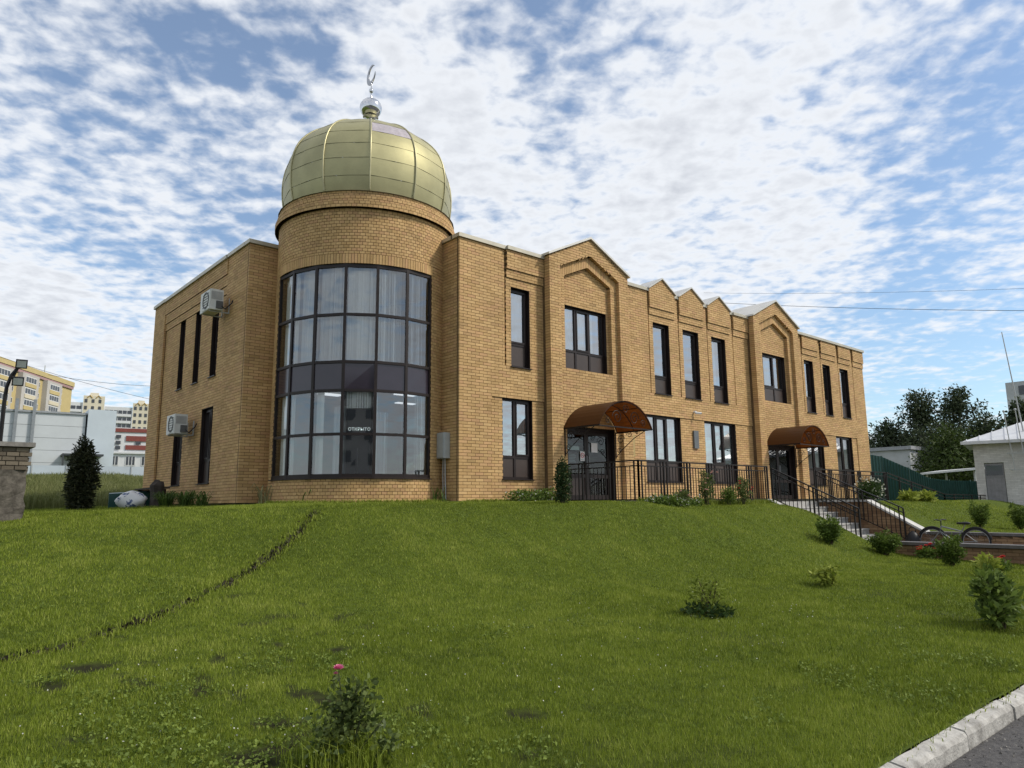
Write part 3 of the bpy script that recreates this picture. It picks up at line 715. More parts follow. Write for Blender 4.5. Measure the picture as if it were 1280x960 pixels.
tw.finish('tower_wall', bld, BR, MORT)
mb = MB(); mb.lathe([(.0, 7.60), (2.40, 7.60)], (TC[0], TC[1], 0), 40); mb.build('tower_deck', ROOFM, bld)
# glazing
angs = [A0+(A1-A0)*i/6 for i in range(7)]
zrow = [GZ0, 1.57, 2.61, 3.30, 4.465, GZ1]
def cp(a, r, z): return (TC[0]+r*math.cos(a), TC[1]+r*math.sin(a), z)
mb = MB()
ro, ri = 2.335, 2.24
for i, a in enumerate(angs):
    da = .034/2.3*(1.35 if i in (0, 6) else 1)
    mb.hexa([cp(a-da,ro,GZ0),cp(a+da,ro,GZ0),cp(a+da,ri,GZ0),cp(a-da,ri,GZ0),cp(a-da,ro,GZ1),cp(a+da,ro,GZ1),cp(a+da,ri,GZ1),cp(a-da,ri,GZ1)])
for k, z in enumerate(zrow):
    t = .045 if k in (0, 5) else .033; zc = z+(t if k == 0 else -t if k == 5 else 0)
    for i in range(6):
        a, b = angs[i]+.013, angs[i+1]-.013
        mb.hexa([cp(a,ro-.004,zc-t),cp(b,ro-.004,zc-t),cp(b,ri,zc-t),cp(a,ri,zc-t),cp(a,ro-.004,zc+t),cp(b,ro-.004,zc+t),cp(b,ri,zc+t),cp(a,ri,zc+t)])
tg = mb.build('tower_window', BROWN, bld)
mb = MB()
for i in range(6):
    a, b = angs[i], angs[i+1]; mb.hexa([cp(a,2.41,GZ0-.03),cp(b,2.41,GZ0-.03),cp(b,2.2,GZ0-.03),cp(a,2.2,GZ0-.03),cp(a,2.41,GZ0-.004),cp(b,2.41,GZ0-.004),cp(b,2.2,GZ0-.004),cp(a,2.2,GZ0-.004)])
mb.build('sill', BROWN, tg)
for k in range(5):
    for i in range(6):
        a, b = angs[i]+.014, angs[i+1]-.014; z0, z1 = zrow[k]+.03, zrow[k+1]-.03
        g = MB(); tl = random.uniform(-.003, .003)
        g.hexa([cp(a,ro-.035+tl,z0),cp(b,ro-.035-tl,z0),cp(b,ro-.05-tl,z0),cp(a,ro-.05+tl,z0),cp(a,ro-.035-tl,z1),cp(b,ro-.035+tl,z1),cp(b,ro-.05+tl,z1),cp(a,ro-.05-tl,z1)])
        if k == 2: g.build('spandrel_panel', SPAN, tg)
        else:
            g = MB(); g.poly([cp(a,ro-.035+tl,z0),cp(b,ro-.035-tl,z0),cp(b,ro-.035+tl,z1),cp(a,ro-.035-tl,z1)]); g.build('pane', GLASST, tg)
def curtain(a, b, z0, z1, mat, r=2.15, n_=26, amp=.035, name='curtain'):
    c = MB(); st_ = (b-a)/n_
    for i in range(n_):
        p = cp(a+st_*i, r+random.uniform(-.012, .012), 0); q = cp(a+st_*(i+random.uniform(.72, .98)), r-amp*random.uniform(.3, 1.2), 0)
        c.poly([(p[0],p[1],z0),(q[0],q[1],z0),(q[0],q[1],z1),(p[0],p[1],z1)])
    c.build(name, mat, tg)
curtain(angs[0], angs[1], 3.2, 5.7, BLIND, n_=12); curtain(angs[1]+.02, angs[2]-.06, 3.3, 5.7, CURT, r=2.05, n_=16); curtain(angs[2]+.02, angs[3]-.02, 3.32, 5.7, CURT, n_=20); curtain(angs[3]+.015, angs[5]-.01, 3.34, 5.7, BLIND, n_=44); curtain(angs[5], angs[6]-.05, 3.3, 5.7, CURT, n_=16)
curtain(angs[0], angs[1], .6, 2.6, BLIND, n_=12); curtain(angs[2]+.01, angs[2]+.10, .6, 2.6, BLIND, n_=4); curtain(angs[2]+.12, angs[3]-.03, .6, 2.3, CURT, r=1.7, n_=9); curtain(angs[4]-.01, angs[4]+.04, .6, 2.6, BLIND, n_=3); curtain(angs[4]+.06, angs[5]-.02, .6, 2.2, CURT, r=1.5, n_=10); curtain(angs[5]+.16, angs[6]-.01, .6, 2.6, BLIND, n_=9); curtain(angs[3]+.03, angs[4]-.03, 2.2, 2.6, BLIND, n_=10, name='pelmet')
mb = MB(); mb.lathe([(0, 2.84), (2.22, 2.84), (2.22, 3.13), (0, 3.13)], (TC[0], TC[1], 0), 36); mb.build('tower_floor_slab', PLASTER, bld)
mb = MB(); mb.lathe([(0, .03), (2.22, .03)], (TC[0], TC[1], 0), 36); mb.build('tower_floor', FLOORI, bld)
mb = MB(); mb.lathe([(0, 5.95), (2.25, 5.95)], (TC[0], TC[1], 0), 36); mb.build('tower_ceiling', PLASTER, bld)
os_ = txt('ОТКРЫТО', .105, LED, 'led_sign', None, cp((angs[3]+angs[4])/2+.01, 2.17, 1.66), (-math.sin((angs[3]+angs[4])/2), math.cos((angs[3]+angs[4])/2), 0), (0, 0, 1))
tag(os_, label='lit word sign hung inside the tower glazing behind its dark middle pane', cat='sign')
for (lx, ly, l) in ((-1.9, 3.2, 'lit ceiling panel inside the tower behind the pane left of the word sign'), (-.3, 2.0, 'lit ceiling panel inside the tower right of the word sign'), (.6, 3.4, 'lit ceiling panel deep inside the tower by the flank wall')):
    MB().box(lx-.3, ly-.1, 2.80, lx+.3, ly+.1, 2.835).build('ceiling_lamp', LAMP, None, label=l, cat='ceiling lamp', group='ceiling panels in the tower')
ca_ = (angs[3]+angs[4])/2
mb = MB(); mb.hexa([cp(angs[3]+.03,2.12,.05),cp(angs[4]-.03,2.12,.05),cp(angs[4]-.03,2.08,.05),cp(angs[3]+.03,2.08,.05),cp(angs[3]+.03,2.12,2.18),cp(angs[4]-.03,2.12,2.18),cp(angs[4]-.03,2.08,2.18),cp(angs[3]+.03,2.08,2.18)]); mb.build('dark_door_board', BLACK, tg)  # black board for the dark door, added to darken the middle pane
mb = MB(); mb.tube([cp(ca_, 2.16, .62), cp(ca_, 2.16, 1.25)], .014, 6); mb.build('pull_handle', CHROME, tg)
# ------------------------------------------------------------------ dome
PR = [(2.19,7.62),(2.27,7.95),(2.315,8.35),(2.305,8.75),(2.22,9.15),(2.03,9.52),(1.72,9.85),(1.32,10.12),(.88,10.31),(.48,10.42),(.26,10.46)]
def prof(t):
    t *= len(PR)-1; i = min(int(t), len(PR)-2); f_ = t-i
    p0 = PR[max(i-1,0)]; p1 = PR[i]; p2 = PR[i+1]; p3 = PR[min(i+2,len(PR)-1)]
    return tuple(.5*(2*p1[k]+(p2[k]-p0[k])*f_+(2*p0[k]-5*p1[k]+4*p2[k]-p3[k])*f_*f_+(3*p1[k]-p0[k]-3*p2[k]+p3[k])*f_**3) for k in (0, 1))
dome = MB().lathe([(2.18, 7.60), (2.18, 7.66)], (TC[0], TC[1], 0), 36).build('dome', GOLDR, bld)
ra0 = math.atan2(CAM[1]-TC[1], CAM[0]-TC[0])+R(.5)
cuts = [0., .13, .245, .35, .455, .57, .70, .84, 1.0]
for g in range(12):
    a, b = ra0+g*R(30), ra0+(g+1)*R(30)
    for k in range(8):
        t0, t1 = cuts[k]+.0010, cuts[k+1]-.0010; ns_ = 4; mb = MB(); bul = .03
        for q in range(ns_+1):
            t = t0+(t1-t0)*q/ns_; r_, z = prof(t); lift = .006*(1-q/ns_)
            for s_ in range(5):
                f_ = s_/4; pa = Vector(cp(a, r_, z)); pb = Vector(cp(b, r_, z)); p = pa.lerp(pb, .012+f_*.976)
                d = Vector((p.x-TC[0], p.y-TC[1], 0)); dl = d.length; p += d/dl*(lift+bul*math.sin(math.pi*f_)*r_/2.3+.005*math.sin(f_*9+g*2+k))*1.0
                mb.v.append(tuple(p))
        for q in range(ns_):
            for s_ in range(4): i = q*5+s_; mb.f.append((i, i+1, i+6, i+5))
        o = mb.build('dome_panel', FILM if (g, k) in ((0, 4), (1, 5)) else GOLD, dome, smooth=True)
    rb = MB(); rb.tube([cp(a, prof(i/24)[0]+.012, prof(i/24)[1]) for i in range(25)], .024, 6); rb.build('rib', GOLDR, dome, smooth=True)
fin = empty('finial', (TC[0], TC[1], 10.4)); put(fin, bld)
mb = MB(); mb.lathe([(.30,10.40),(.30,10.47),(.17,10.56),(.12,10.72),(.14,10.86),(.22,10.90)], (TC[0], TC[1], 0), 24); mb.build('neck', STEEL, fin, smooth=True)
mb = MB(); mb.ball((TC[0], TC[1], 11.18), .315, 28, (1, 1, .95)); mb.build('ball', STEEL, fin, smooth=True)
mb = MB(); mb.lathe([(.05,11.46),(.03,11.56),(.022,11.64),(.055,11.68),(.068,11.73),(.055,11.78),(.02,11.82),(.016,11.98)], (TC[0], TC[1], 0), 16); mb.build('spire', STEEL, fin, smooth=True)
# crescent, turned almost edge on
cr = MB(); ax = Vector((math.cos(R(-96)), math.sin(R(-96)), 0)); ro_, ri_, sh = .29, .235, .075
na = 26; cen = Vector((TC[0], TC[1], 12.25))
ring = []
for i in range(na+1):
    a = R(-90-148)+R(296)*i/na; f_ = math.cos((i/na-.5)*math.pi)
    mid_ = .255; th = .02+.12*f_
    ring.append((a, mid_, th))
AXR = ax; tilt = R(62)
for i, (a, m_, th) in enumerate(ring):
    for rr_, dd in ((m_+th/2, -.012), (m_+th/2, .012), (m_-th/2, .012), (m_-th/2, -.012)):
        aa = a+R(-68)
        p = cen+ax*rr_*math.cos(aa)*1+Vector((0,0,1))*rr_*math.sin(aa)+Vector((-ax.y, ax.x, 0))*dd
        cr.v.append(tuple(p))
for i in range(na):
    for j in range(4): cr.f.append((i*4+j, i*4+(j+1) % 4, (i+1)*4+(j+1) % 4, (i+1)*4+j))
cr.build('crescent', M('crescent_steel', (.34, .34, .35), .25, 1., .1, 5), fin)
# ------------------------------------------------------------------ fittings on the walls
def ac_unit(y0, z0, label):
    r = empty('ac_unit', (-4.3, y0+.4, z0), label=label, cat='air conditioner', group='outdoor air conditioners')
    x0, x1 = -4.50, -4.16; y1 = y0+.80; z1 = z0+.56
    mb = MB(); mb.box(x0, y0, z0, x1, y1, z1); mb.build('casing', ACW, r)
    mb = MB(); mb.box(x0-.015, y0+.03, z0+.02, x0-.001, y1-.22, z1-.02); mb.build('front_plate', ACW, r)
    mb = MB(); mb.lathe([(.20, 0), (.23, 0), (.23, .012), (.20, .012)], (0, 0, 0), 24); mb.v = [(x0-.018-c, y0+.32+a, z0+.28+b) for a, b, c in mb.v]; mb.build('fan_ring', ACD, r)
    for k in range(6):
        mb = MB(); mb.box(x0-.026, y0+.09, z0+.10+k*.07, x0-.016, y0+.55, z0+.112+k*.07); mb.build('grille_bar', ACD, r)
    mb = MB(); mb.box(x0+.02, y0-.006, z0+.28, x1-.03, y0-.001, z0+.50); mb.build('side_vent', M('ac_vent_grey', (.36, .36, .35), .5), r)  # side vent plate in a plain mid grey, darker than the casing
    mb = MB(); mb.box(x0+.15, y0-.05, z0+.04, x1-.02, y0-.001, z0+.24); mb.build('valve_cover', M('ac_valve', (.10, .10, .10), .5), r)
    for yy in (y0+.12, y0+.66):
        mb = MB(); mb.bar((x0+.02, yy, z0-.02), (-3.95, yy, z0-.02), .03); mb.bar((-3.955, yy, z0-.02), (-3.955, yy, z0+.40), .03); mb.build('bracket', GREYB, r)
    mb = MB(); mb.tube([(x1-.06, y0-.03, z0+.12), (x1+.02, y0-.1, z0+.02), (-3.99, y0-.14, z0+.2), (-3.95, y0-.14, z0+.3)], .018, 6); mb.build('pipe', BLACK, r)
    return r
ac_unit(7.45, 1.98, 'white outdoor air conditioner over the low window of the left wall')
ac_unit(5.05, 5.12, 'white outdoor air conditioner high up by the upper windows')
eb = empty('electric_box', (-.1, .55, 1.05), label='grey metal electric cabinet on the return wall beside the tower', cat='electric box')
MB().box(-.20, .36, 1.05, -.012, .75, 1.69).build('cabinet', GREYB, eb); MB().box(-.212, .375, 1.07, -.201, .735, 1.67).build('cabinet_door', GREYB, eb)
mb = MB(); mb.tube([(-.06,.5,1.05),(-.05,.5,.5),(-.05,.47,.05),(-.08,.35,-.05)], .017, 6); mb.tube([(-.06,.58,1.05),(-.05,.6,.6),(-.06,.56,.02)], .014, 6); mb.build('cable', GREYB, eb)
MB().box(9.82, -.03, 1.69, 10.08, -.001+.029, 2.29).build('wall_plaque', PLAQ, None, label='tall dark grey plaque on the brick pier between the triple windows', cat='plaque')
MB().box(6.36, -.015, 1.30, 6.72, .03, 1.98).build('wall_plaque', PLAQB, None, label='brass coloured plaque right of the first door under its canopy', cat='plaque')
cc = empty('security_camera', (9.95, -.05, 2.88), label='small white security camera on the wall above the dark plaque', cat='camera')
mb = MB(); mb.tube([(9.9,-.01,2.92),(9.9,-.09,2.92)], .035, 10); mb.build('mount', SIGNW, cc); mb = MB(); mb.tube([(9.88,-.06,2.89),(10.02,-.22,2.86)], .04, 10); mb.build('housing', SIGNW, cc); mb = MB(); mb.tube([(10.02,-.221,2.86),(10.025,-.226,2.859)], .03, 10); mb.build('lens', BLACK, cc)
# ------------------------------------------------------------------ terrace, stairs, path, walls
tag(MB().box(2.9, -3.2, -.32, 17.2, -.02, -.10).build('terrace', CONC), kind='structure')
tag(MB().hexa([(17.2,-3.2,-.4),(23.2,-3.2,-1.2),(23.2,-1.7,-1.2),(17.2,-1.7,-.4),(17.2,-3.2,-.10),(23.2,-3.2,-.92),(23.2,-1.7,-.92),(17.2,-1.7,-.10)]).build('ramp', CONC), kind='structure')
tag(MB().box(8.86, -12.1, -1.75, 11.68, -5.6, -1.545).build('path', M('path_paving', (.22, .21, .20), .9, 0, .2, 6, .4, 40)), kind='structure')
st = empty('entrance_stairs', (10.3, -4.5, -1.5), label='grey tiled entrance steps going down from the terrace to the path', cat='stairs')
nst = 9; rise = (1.545-.10)/nst; trd = .30
for k in range(nst-1):
    zt = -.10-rise*(k+1); ya = -3.2-trd*k
    for j in range(6):
        xa = 8.97+j*.455
        MB().box(xa+.003, ya-trd-.02, zt-.035, xa+.452, ya-.001, zt).build('step_tile', STEPM, st)
    MB().box(8.97, ya-trd, -1.60, 11.69, ya-.002, zt-.036).build('step', CONC, st)
mb = MB(); zl = lambda y: -.06+(y+3.2)*rise/trd
mb.hexa([(8.70,-5.75,-1.75),(8.96,-5.75,-1.75),(8.96,-3.2,-1.75),(8.70,-3.2,-1.75),(8.70,-5.75,zl(-5.75)),(8.96,-5.75,zl(-5.75)),(8.96,-3.2,zl(-3.2)),(8.70,-3.2,zl(-3.2))]); mb.build('stringer', CONCD, st)
mb = MB(); mb.hexa([(8.68,-5.77,zl(-5.77)+.003),(8.98,-5.77,zl(-5.77)+.003),(8.98,-3.2,zl(-3.2)+.003),(8.68,-3.2,zl(-3.2)+.003),(8.68,-5.77,zl(-5.77)+.045),(8.98,-5.77,zl(-5.77)+.045),(8.98,-3.2,zl(-3.2)+.045),(8.68,-3.2,zl(-3.2)+.045)]); mb.build('stringer_cap', WHITEC, st)
# concrete apron round the tower and along the corner block
mb = MB(); na_ = 40
for k in range(na_):
    a, b = R(-195)+R(125)*k/na_, R(-195)+R(125)*(k+1)/na_
    mb.hexa([cp(a,2.30,-.2),cp(b,2.30,-.2),cp(b,2.62,-.2),cp(a,2.62,-.2),cp(a,2.30,-.025),cp(b,2.30,-.025),cp(b,2.62,-.045),cp(a,2.62,-.045)])
tag(mb.build('apron', CONC), kind='structure')
tag(MB().box(-.25, -.34, -.2, 2.88, -.004, -.032).build('apron', CONC), kind='structure')
# retaining walls either side of the path
rwr = empty('retaining_wall', (11.8, -8, -1.6), label='brick retaining wall with white sloping coping behind the bicycle', cat='wall')
wr = Wall(); FR_R = Frame((11.70,0,0), (0,1,0), (-1,0,0))
wtop = lambda y: -.12 if y > -4.7 else max(-1.03, -.12+(y+4.7)*.57)
def limR(z):
    if z > -.12: return None
    if z < -1.03: return (-12.1, -3.2)
    return (-4.7+(z+.12)/.57, -3.2)
wr.panel(FR_R, -12.1, -3.2, -1.65, -.12, 0, .1, lim=limR)
wm = wr.finish('wall_face', rwr, BR2, MORT)
mb = MB()
for ya, yb in ((-12.1, -6.297), (-6.297, -4.7), (-4.7, -3.2)):
    za, zb = wtop(ya), wtop(yb)
    mb.hexa([(11.801,ya,-1.75),(12.0,ya,-1.75),(12.0,yb,-1.75),(11.801,yb,-1.75),(11.801,ya,za-.002),(12.0,ya,za-.002),(12.0,yb,zb-.002),(11.801,yb,zb-.002)])
mb.build('wall_core', CONCD, rwr)
def capR(ya, yb, mat, t=.06):
    za, zb = wtop(ya), wtop(yb)
    mb = MB(); mb.hexa([(11.65,ya,za),(12.05,ya,za),(12.05,yb,zb),(11.65,yb,zb),(11.65,ya,za+t),(12.05,ya,za+t),(12.05,yb,zb+t),(11.65,yb,zb+t)]); mb.build('coping', mat, rwr)
capR(-12.1, -6.30, DCAP, .07); capR(-6.297, -4.7, WHITEC); capR(-4.697, -3.21, WHITEC)
rwl = empty('retaining_wall', (8.7, -9, -1.6), label='low red brick garden wall with dark flat coping along the path', cat='wall')
wl = Wall(); FR_L = Frame((8.60,0,0), (0,1,0), (-1,0,0)); wl.panel(FR_L, -12.1, -6.55, -1.70, -1.17, 0, .1)
FR_E = Frame((8.60,-6.548,0), (1,0,0), (0,1,0)); wl.panel(FR_E, 0, .26, -1.70, -1.17, 0, .05)
wl.finish('wall_face', rwl, BR2, MORT)
MB().box(8.701, -12.1, -1.72, 8.86, -6.6, -1.172).build('wall_core', CONCD, rwl)
MB().box(8.54, -12.1, -1.168, 8.92, -6.5, -1.095).build('coping', DCAP, rwl)
# railings ---------------------------------------------------------
def railing(pts, label, group=None, hgt=1.02, name='railing', sub=.13, bal=.125, post=1.05, bars=True):
    r = empty(name, pts[0], label=label, cat='railing', group=group)
    for a, b in zip(pts[:-1], pts[1:]):
        a = Vector(a); b = Vector(b); d = b-a; ln = math.hypot(d.x, d.y); Z = Vector((0, 0, 1))
        MB().bar(a+Z*hgt, b+Z*hgt, .05, .03).build('top_rail', DARKB, r)
        MB().bar(a+Z*(hgt-sub), b+Z*(hgt-sub), .025, .025).build('middle_rail', DARKB, r)
        if bars: MB().bar(a+Z*.09, b+Z*.09, .025, .025).build('bottom_rail', DARKB, r)
        npost = max(1, round(ln/post))
        for i in range(npost+1):
            p = a+d*i/npost; MB().bar(p, p+Z*(hgt-.012), .04).build('post', DARKB, r)
            if bars and i < npost:
                nb = max(1, round(ln/npost/bal))
                for j in range(1, nb):
                    q = a+d*(i+j/nb)/npost; big = (j in (1, nb-1) and nb > 5)
                    MB().bar(q+Z*.09, q+Z*(hgt if big else hgt-sub), .03 if big else .016).build('baluster', DARKB, r)
    return r
railing([(2.97,-.42,-.10),(2.97,-3.16,-.10),(8.82,-3.16,-.10)], 'dark brown metal railing round the terrace corner by the first door')
railing([(8.83,-3.3,-.09),(8.83,-5.7,-1.24)], 'dark stair railing sloping down above the white edged stringer', hgt=.95, name='stair_railing')
railing([(11.6,-3.25,-.10),(11.6,-5.75,-1.26)], 'dark stair railing sloping down beside the brick side wall', hgt=.95, name='stair_railing')
railing([(11.75,-3.12,-.10),(17.15,-3.12,-.10)], 'dark metal railing along the terrace beyond the stairs', name='railing')
railing([(17.25,-3.12,-.10),(22.9,-3.12,-.88),(34.5,-3.3,-1.0)], 'plain dark handrail running down the ramp towards the white shed', name='ramp_handrail', bars=False, post=1.1)
#PART2
# ------------------------------------------------------------------ foliage tools
def leaves(P, size, nrm=None, aspect=.55, droop=0.):
    n_ = len(P); P = np.asarray(P)
    size = np.asarray(size)*np.ones(n_)
    d = rng.normal(size=(n_, 3)); d[:, 2] = d[:, 2]*.8-droop
    if nrm is not None: d += nrm*1.1
    d /= np.linalg.norm(d, axis=1)[:, None]
    e = np.cross(d, rng.normal(size=(n_, 3))); e /= np.linalg.norm(e, axis=1)[:, None]
    k = np.cross(d, e)
    s_ = size[:, None]
    a = P; b = P+d*s_*.5+e*s_*aspect*.5+k*s_*.08; c = P+d*s_; g = P+d*s_*.5-e*s_*aspect*.5+k*s_*.08
    V = np.stack([a, b, c, g], 1).reshape(-1, 3)
    return V, np.arange(4*n_).reshape(-1, 4)
def blob_pts(blobs, n_, shell=.55):
    vol = np.array([(b[3]*b[4]*b[5])**.75 for b in blobs]); w_ = vol/vol.sum(); out = []; nr = []
    cnt = rng.multinomial(n_, w_)
    for b, c in zip(blobs, cnt):
        d = rng.normal(size=(c, 3)); d /= np.linalg.norm(d, axis=1)[:, None]
        r_ = (shell+(1-shell)*rng.random(c))*(1+.18*np.sin(d[:, 0]*5+b[0]*3)*np.sin(d[:, 1]*6+b[1])*np.cos(d[:, 2]*5))
        out.append(np.array(b[:3])+d*np.array(b[3:6])*r_[:, None]); nr.append(d)
    return np.concatenate(out), np.concatenate(nr)
def foliage(name, blobs, n_, size, mat, parent=None, shell=.55, aspect=.55, droop=0., outward=True):
    P, nr = blob_pts(blobs, n_, shell); V, Fc = leaves(P, size*rng.uniform(.6, 1.3, len(P)), nr if outward else None, aspect, droop)
    return np_mesh(name, V, Fc, mat, parent)
def blades(name, X, Y, Z, H, W, mat, lean=.5, tone=None, parent=None, seg=1):
    n_ = len(X); a = rng.uniform(0, 6.283, n_); b = rng.uniform(0, 6.283, n_); ln = lean*H*rng.random(n_)
    P = np.stack([X, Y, Z], 1); sx = np.stack([np.cos(a), np.sin(a), 0*a], 1)*(W/2)[:, None]
    tip = P+np.stack([np.cos(b)*ln, np.sin(b)*ln, H], 1)
    if seg == 1:
        V = np.stack([P-sx, P+sx, tip], 1).reshape(-1, 3); Fc = np.arange(3*n_).reshape(-1, 3); rep = 3
    else:
        mid_ = P+np.stack([np.cos(b)*ln*.25, np.sin(b)*ln*.25, H*.62], 1)
        tip = P+np.stack([np.cos(b)*ln*1.2, np.sin(b)*ln*1.2, H*.95], 1)
        V = np.stack([P-sx, P+sx, mid_+sx*.8, mid_-sx*.8, tip], 1).reshape(-1, 3)
        i = np.arange(n_)[:, None]*5; Fc = np.concatenate([i+np.array([0, 1, 2]), i+np.array([0, 2, 3]), i+np.array([3, 2, 4])]); rep = 5
    return np_mesh(name, V, Fc, mat, parent, attrs={'tone': np.repeat(tone, rep)} if tone is not None else None)
def grass_mat(name, cd, cm, cl, trans=.35):
    m, t, b = newmat(name); n = t.nodes; l = t.links
    at = n.new('ShaderNodeAttribute'); at.attribute_name = 'tone'
    r = n.new('ShaderNodeValToRGB'); e = r.color_ramp.elements; e[0].color = (*cd, 1); e[1].color = (*cl, 1); q = e.new(.5); q.color = (*cm, 1)
    l.new(at.outputs['Fac'], r.inputs[0]); l.new(r.outputs[0], b.inputs['Base Color']); b.inputs['Roughness'].default_value = .55; b.inputs['Specular IOR Level'].default_value = .18
    tl = n.new('ShaderNodeBsdfTranslucent'); l.new(r.outputs[0], tl.inputs[0])
    x = n.new('ShaderNodeMixShader'); x.inputs[0].default_value = trans; l.new(b.outputs[0], x.inputs[1]); l.new(tl.outputs[0], x.inputs[2]); l.new(x.outputs[0], n['Material Output'].inputs[0])
    return m
# ------------------------------------------------------------------ lawn grass
GRM = grass_mat('grass_blades', (.075, .105, .011), (.20, .258, .026), (.37, .40, .09))
def scatter(n_, x0, x1, y0, y1, dmin, power, cull=True):
    X = rng.uniform(x0, x1, n_); Y = rng.uniform(y0, y1, n_); D = np.hypot(X-CAM[0], Y-CAM[1])
    k = rng.random(n_) < np.minimum(1, (dmin/D)**power)
    if cull:
        ang = np.degrees(np.arctan2(Y-CAM[1], X-CAM[0])); k &= (ang > 5) & (ang < 96)
    return X[k], Y[k], D[k]
def lawn_tufts(n_, x0, x1, y0, y1, hmul=1., excl=None, dmin=3.5, power=1.35):
    X, Y, D = scatter(n_, x0, x1, y0, y1, dmin, power)
    sm, tr = soil_mask(X, Y); keep = rng.random(len(X)) > np.clip(sm*1.15, 0, .97)
    if excl is not None: keep &= ~excl(X, Y)
    X, Y, D = X[keep], Y[keep], D[keep]
    Z = height(X, Y)+np.where((X > -11.5) & (X < 12) & (Y < 3), .018*fnoise(X, Y, 2.2), 0)
    big = fnoise(X, Y, .55); med = fnoise(X, Y, 2.6); fine = fnoise(X, Y, 7)
    tone = np.clip(.42+.13*big+.15*med+.12*fine+rng.normal(0, .17, len(X)), 0, 1)
    dry = rng.random(len(X)) < .05; tone = np.where(dry, 1., tone)
    H = hmul*(.024+.008*med+.007*fine+.016*rng.random(len(X)))*np.clip(D/5, 1, 1.6)**.3; H = np.clip(H, .014, .2)
    W = .0036*(np.clip(D, 3.5, 40)/4)**.8*rng.uniform(.7, 1.4, len(X))
    return X, Y, Z, H, W, tone
ex = lambda X, Y: ((X > 2.9) & (X < 17.2) & (Y > -3.2)) | ((X > 8.6) & (X < 12.06) & (Y < -3.2)) | ((X > -.2) & (Y > -.28)) | ((np.hypot(X+1.08, Y-2.83) < 2.58)) | ((X > -3.95) & (Y > 3.87))
d_ = lawn_tufts(4600000, -14, 8.6, -12.18, 4.5, 1., ex)
tag(blades('lawn_grass', *d_[:5], GRM, .7, d_[5]), label='short mown grass blades covering the sloping lawn', cat='grass', kind='stuff')
d_ = lawn_tufts(420000, 12.06, 34, -12.18, -3.2, 1.2, ex, 8, 1.2)
tag(blades('lawn_grass', *d_[:5], GRM, .7, d_[5]), label='short mown grass on the lawn beyond the path wall', cat='grass', kind='stuff')
# longer grass at the kerb edge, along the building foot and around the terrace
def edge_grass(n_, fx, fy, h0, h1, name, label):
    t = rng.random(n_); X = fx(t)+rng.normal(0, .07, n_); Y = fy(t)+rng.normal(0, .07, n_); Z = height(X, Y)-.01
    H = rng.uniform(h0, h1, n_); D = np.hypot(X-CAM[0], Y-CAM[1]); W = .006*(D/5)**.7*rng.uniform(.7, 1.3, n_)
    return tag(blades(name, X, Y, Z, H, W, GRM, .9, np.clip(rng.normal(.5, .2, n_), 0, 1), seg=2), label=label, cat='grass', kind='stuff')
edge_grass(5000, lambda t: -9+16*t, lambda t: -12.12+0*t, .02, .05, 'edge_grass', 'ragged grass along the back of the kerb')
edge_grass(2600, lambda t: 3.0*t, lambda t: -.34+0*t, .05, .15, 'edge_grass', 'longer grass at the foot of the front wall')
edge_grass(3200, lambda t: -1.08+2.63*np.cos(R(-175)+R(110)*t), lambda t: 2.83+2.63*np.sin(R(-175)+R(110)*t), .05, .16, 'edge_grass', 'longer grass at the foot of the round tower')
edge_grass(3000, lambda t: 2.8+6*t, lambda t: -3.32+0*t, .06, .2, 'edge_grass', 'longer grass along the terrace edge under the railing')
tl_ = np.concatenate([[0], np.cumsum(np.hypot(*np.diff(TRENCH, axis=0).T))]); tl_ /= tl_[-1]
for sg in (-1, 1): edge_grass(1500, lambda t: np.interp(t, tl_, TRENCH[:, 0])+sg*.10, lambda t: np.interp(t, tl_, TRENCH[:, 1])-sg*.08, .02, .09, 'edge_grass', 'ragged grass on the uphill lip of the worn trail' if sg < 0 else 'ragged grass on the downhill lip of the worn trail')
n_ = 900; t = rng.random(n_)**.8; X = np.interp(t, tl_, TRENCH[:, 0])+rng.normal(0, .07, n_); Y = np.interp(t, tl_, TRENCH[:, 1])+rng.normal(0, .07, n_)
V, Fc = leaves(np.stack([X, Y, height(X, Y)-.02], 1), .05*rng.uniform(.4, 1.6, n_), None, .9); tag(np_mesh('trail_clods', V, Fc, leaf_mat('clod', (.012, .010, .007), (.06, .05, .03), 0)), label='dark clods and dead leaves along the worn trail', cat='soil', kind='stuff')
# clover flowers
n_ = 330; cx = rng.choice([-8.2, -3.6, -1.5, -5.2, -6.8, -9.3], n_)+rng.normal(0, .55, n_); cy = rng.choice([-9.3, -9.9, -8.3, -7.6], n_)+rng.normal(0, .45, n_)
V, Fc = leaves(np.stack([cx, cy, height(cx, cy)+.055], 1), 0.013*rng.uniform(.7, 1.3, n_), None, .9)
tag(np_mesh('clover_flowers', V, Fc, leaf_mat('clover_white', (.42, .42, .36), (.62, .62, .55), .2)), label='tiny white clover heads scattered over the lawn', cat='clover', kind='stuff')
# broad-leaved weeds in the turf
n_ = 26000; X, Y, D = scatter(60000, -13, 8.5, -12.1, -1.5, 5, 1.2); k = ~ex(X, Y) & (fnoise(X, Y, 1.1)+.6*fnoise(X, Y, 4) > .7); X, Y = X[k], Y[k]
X = np.repeat(X, 5)+rng.normal(0, .018, 5*len(X)); Y = np.repeat(Y, 5)+rng.normal(0, .018, len(X))
P = np.stack([X, Y, height(X, Y)+rng.uniform(.012, .045, len(X))], 1); V, Fc = leaves(P, .026*rng.uniform(.6, 1.4, len(X)), np.tile([0, 0, .25], (len(X), 1)), .6)
tag(np_mesh('lawn_weeds', V, Fc, leaf_mat('leaf_weed', (.085, .125, .018), (.20, .26, .05))), label='low broad leaved weeds mixed into the lawn', cat='weeds', kind='stuff')
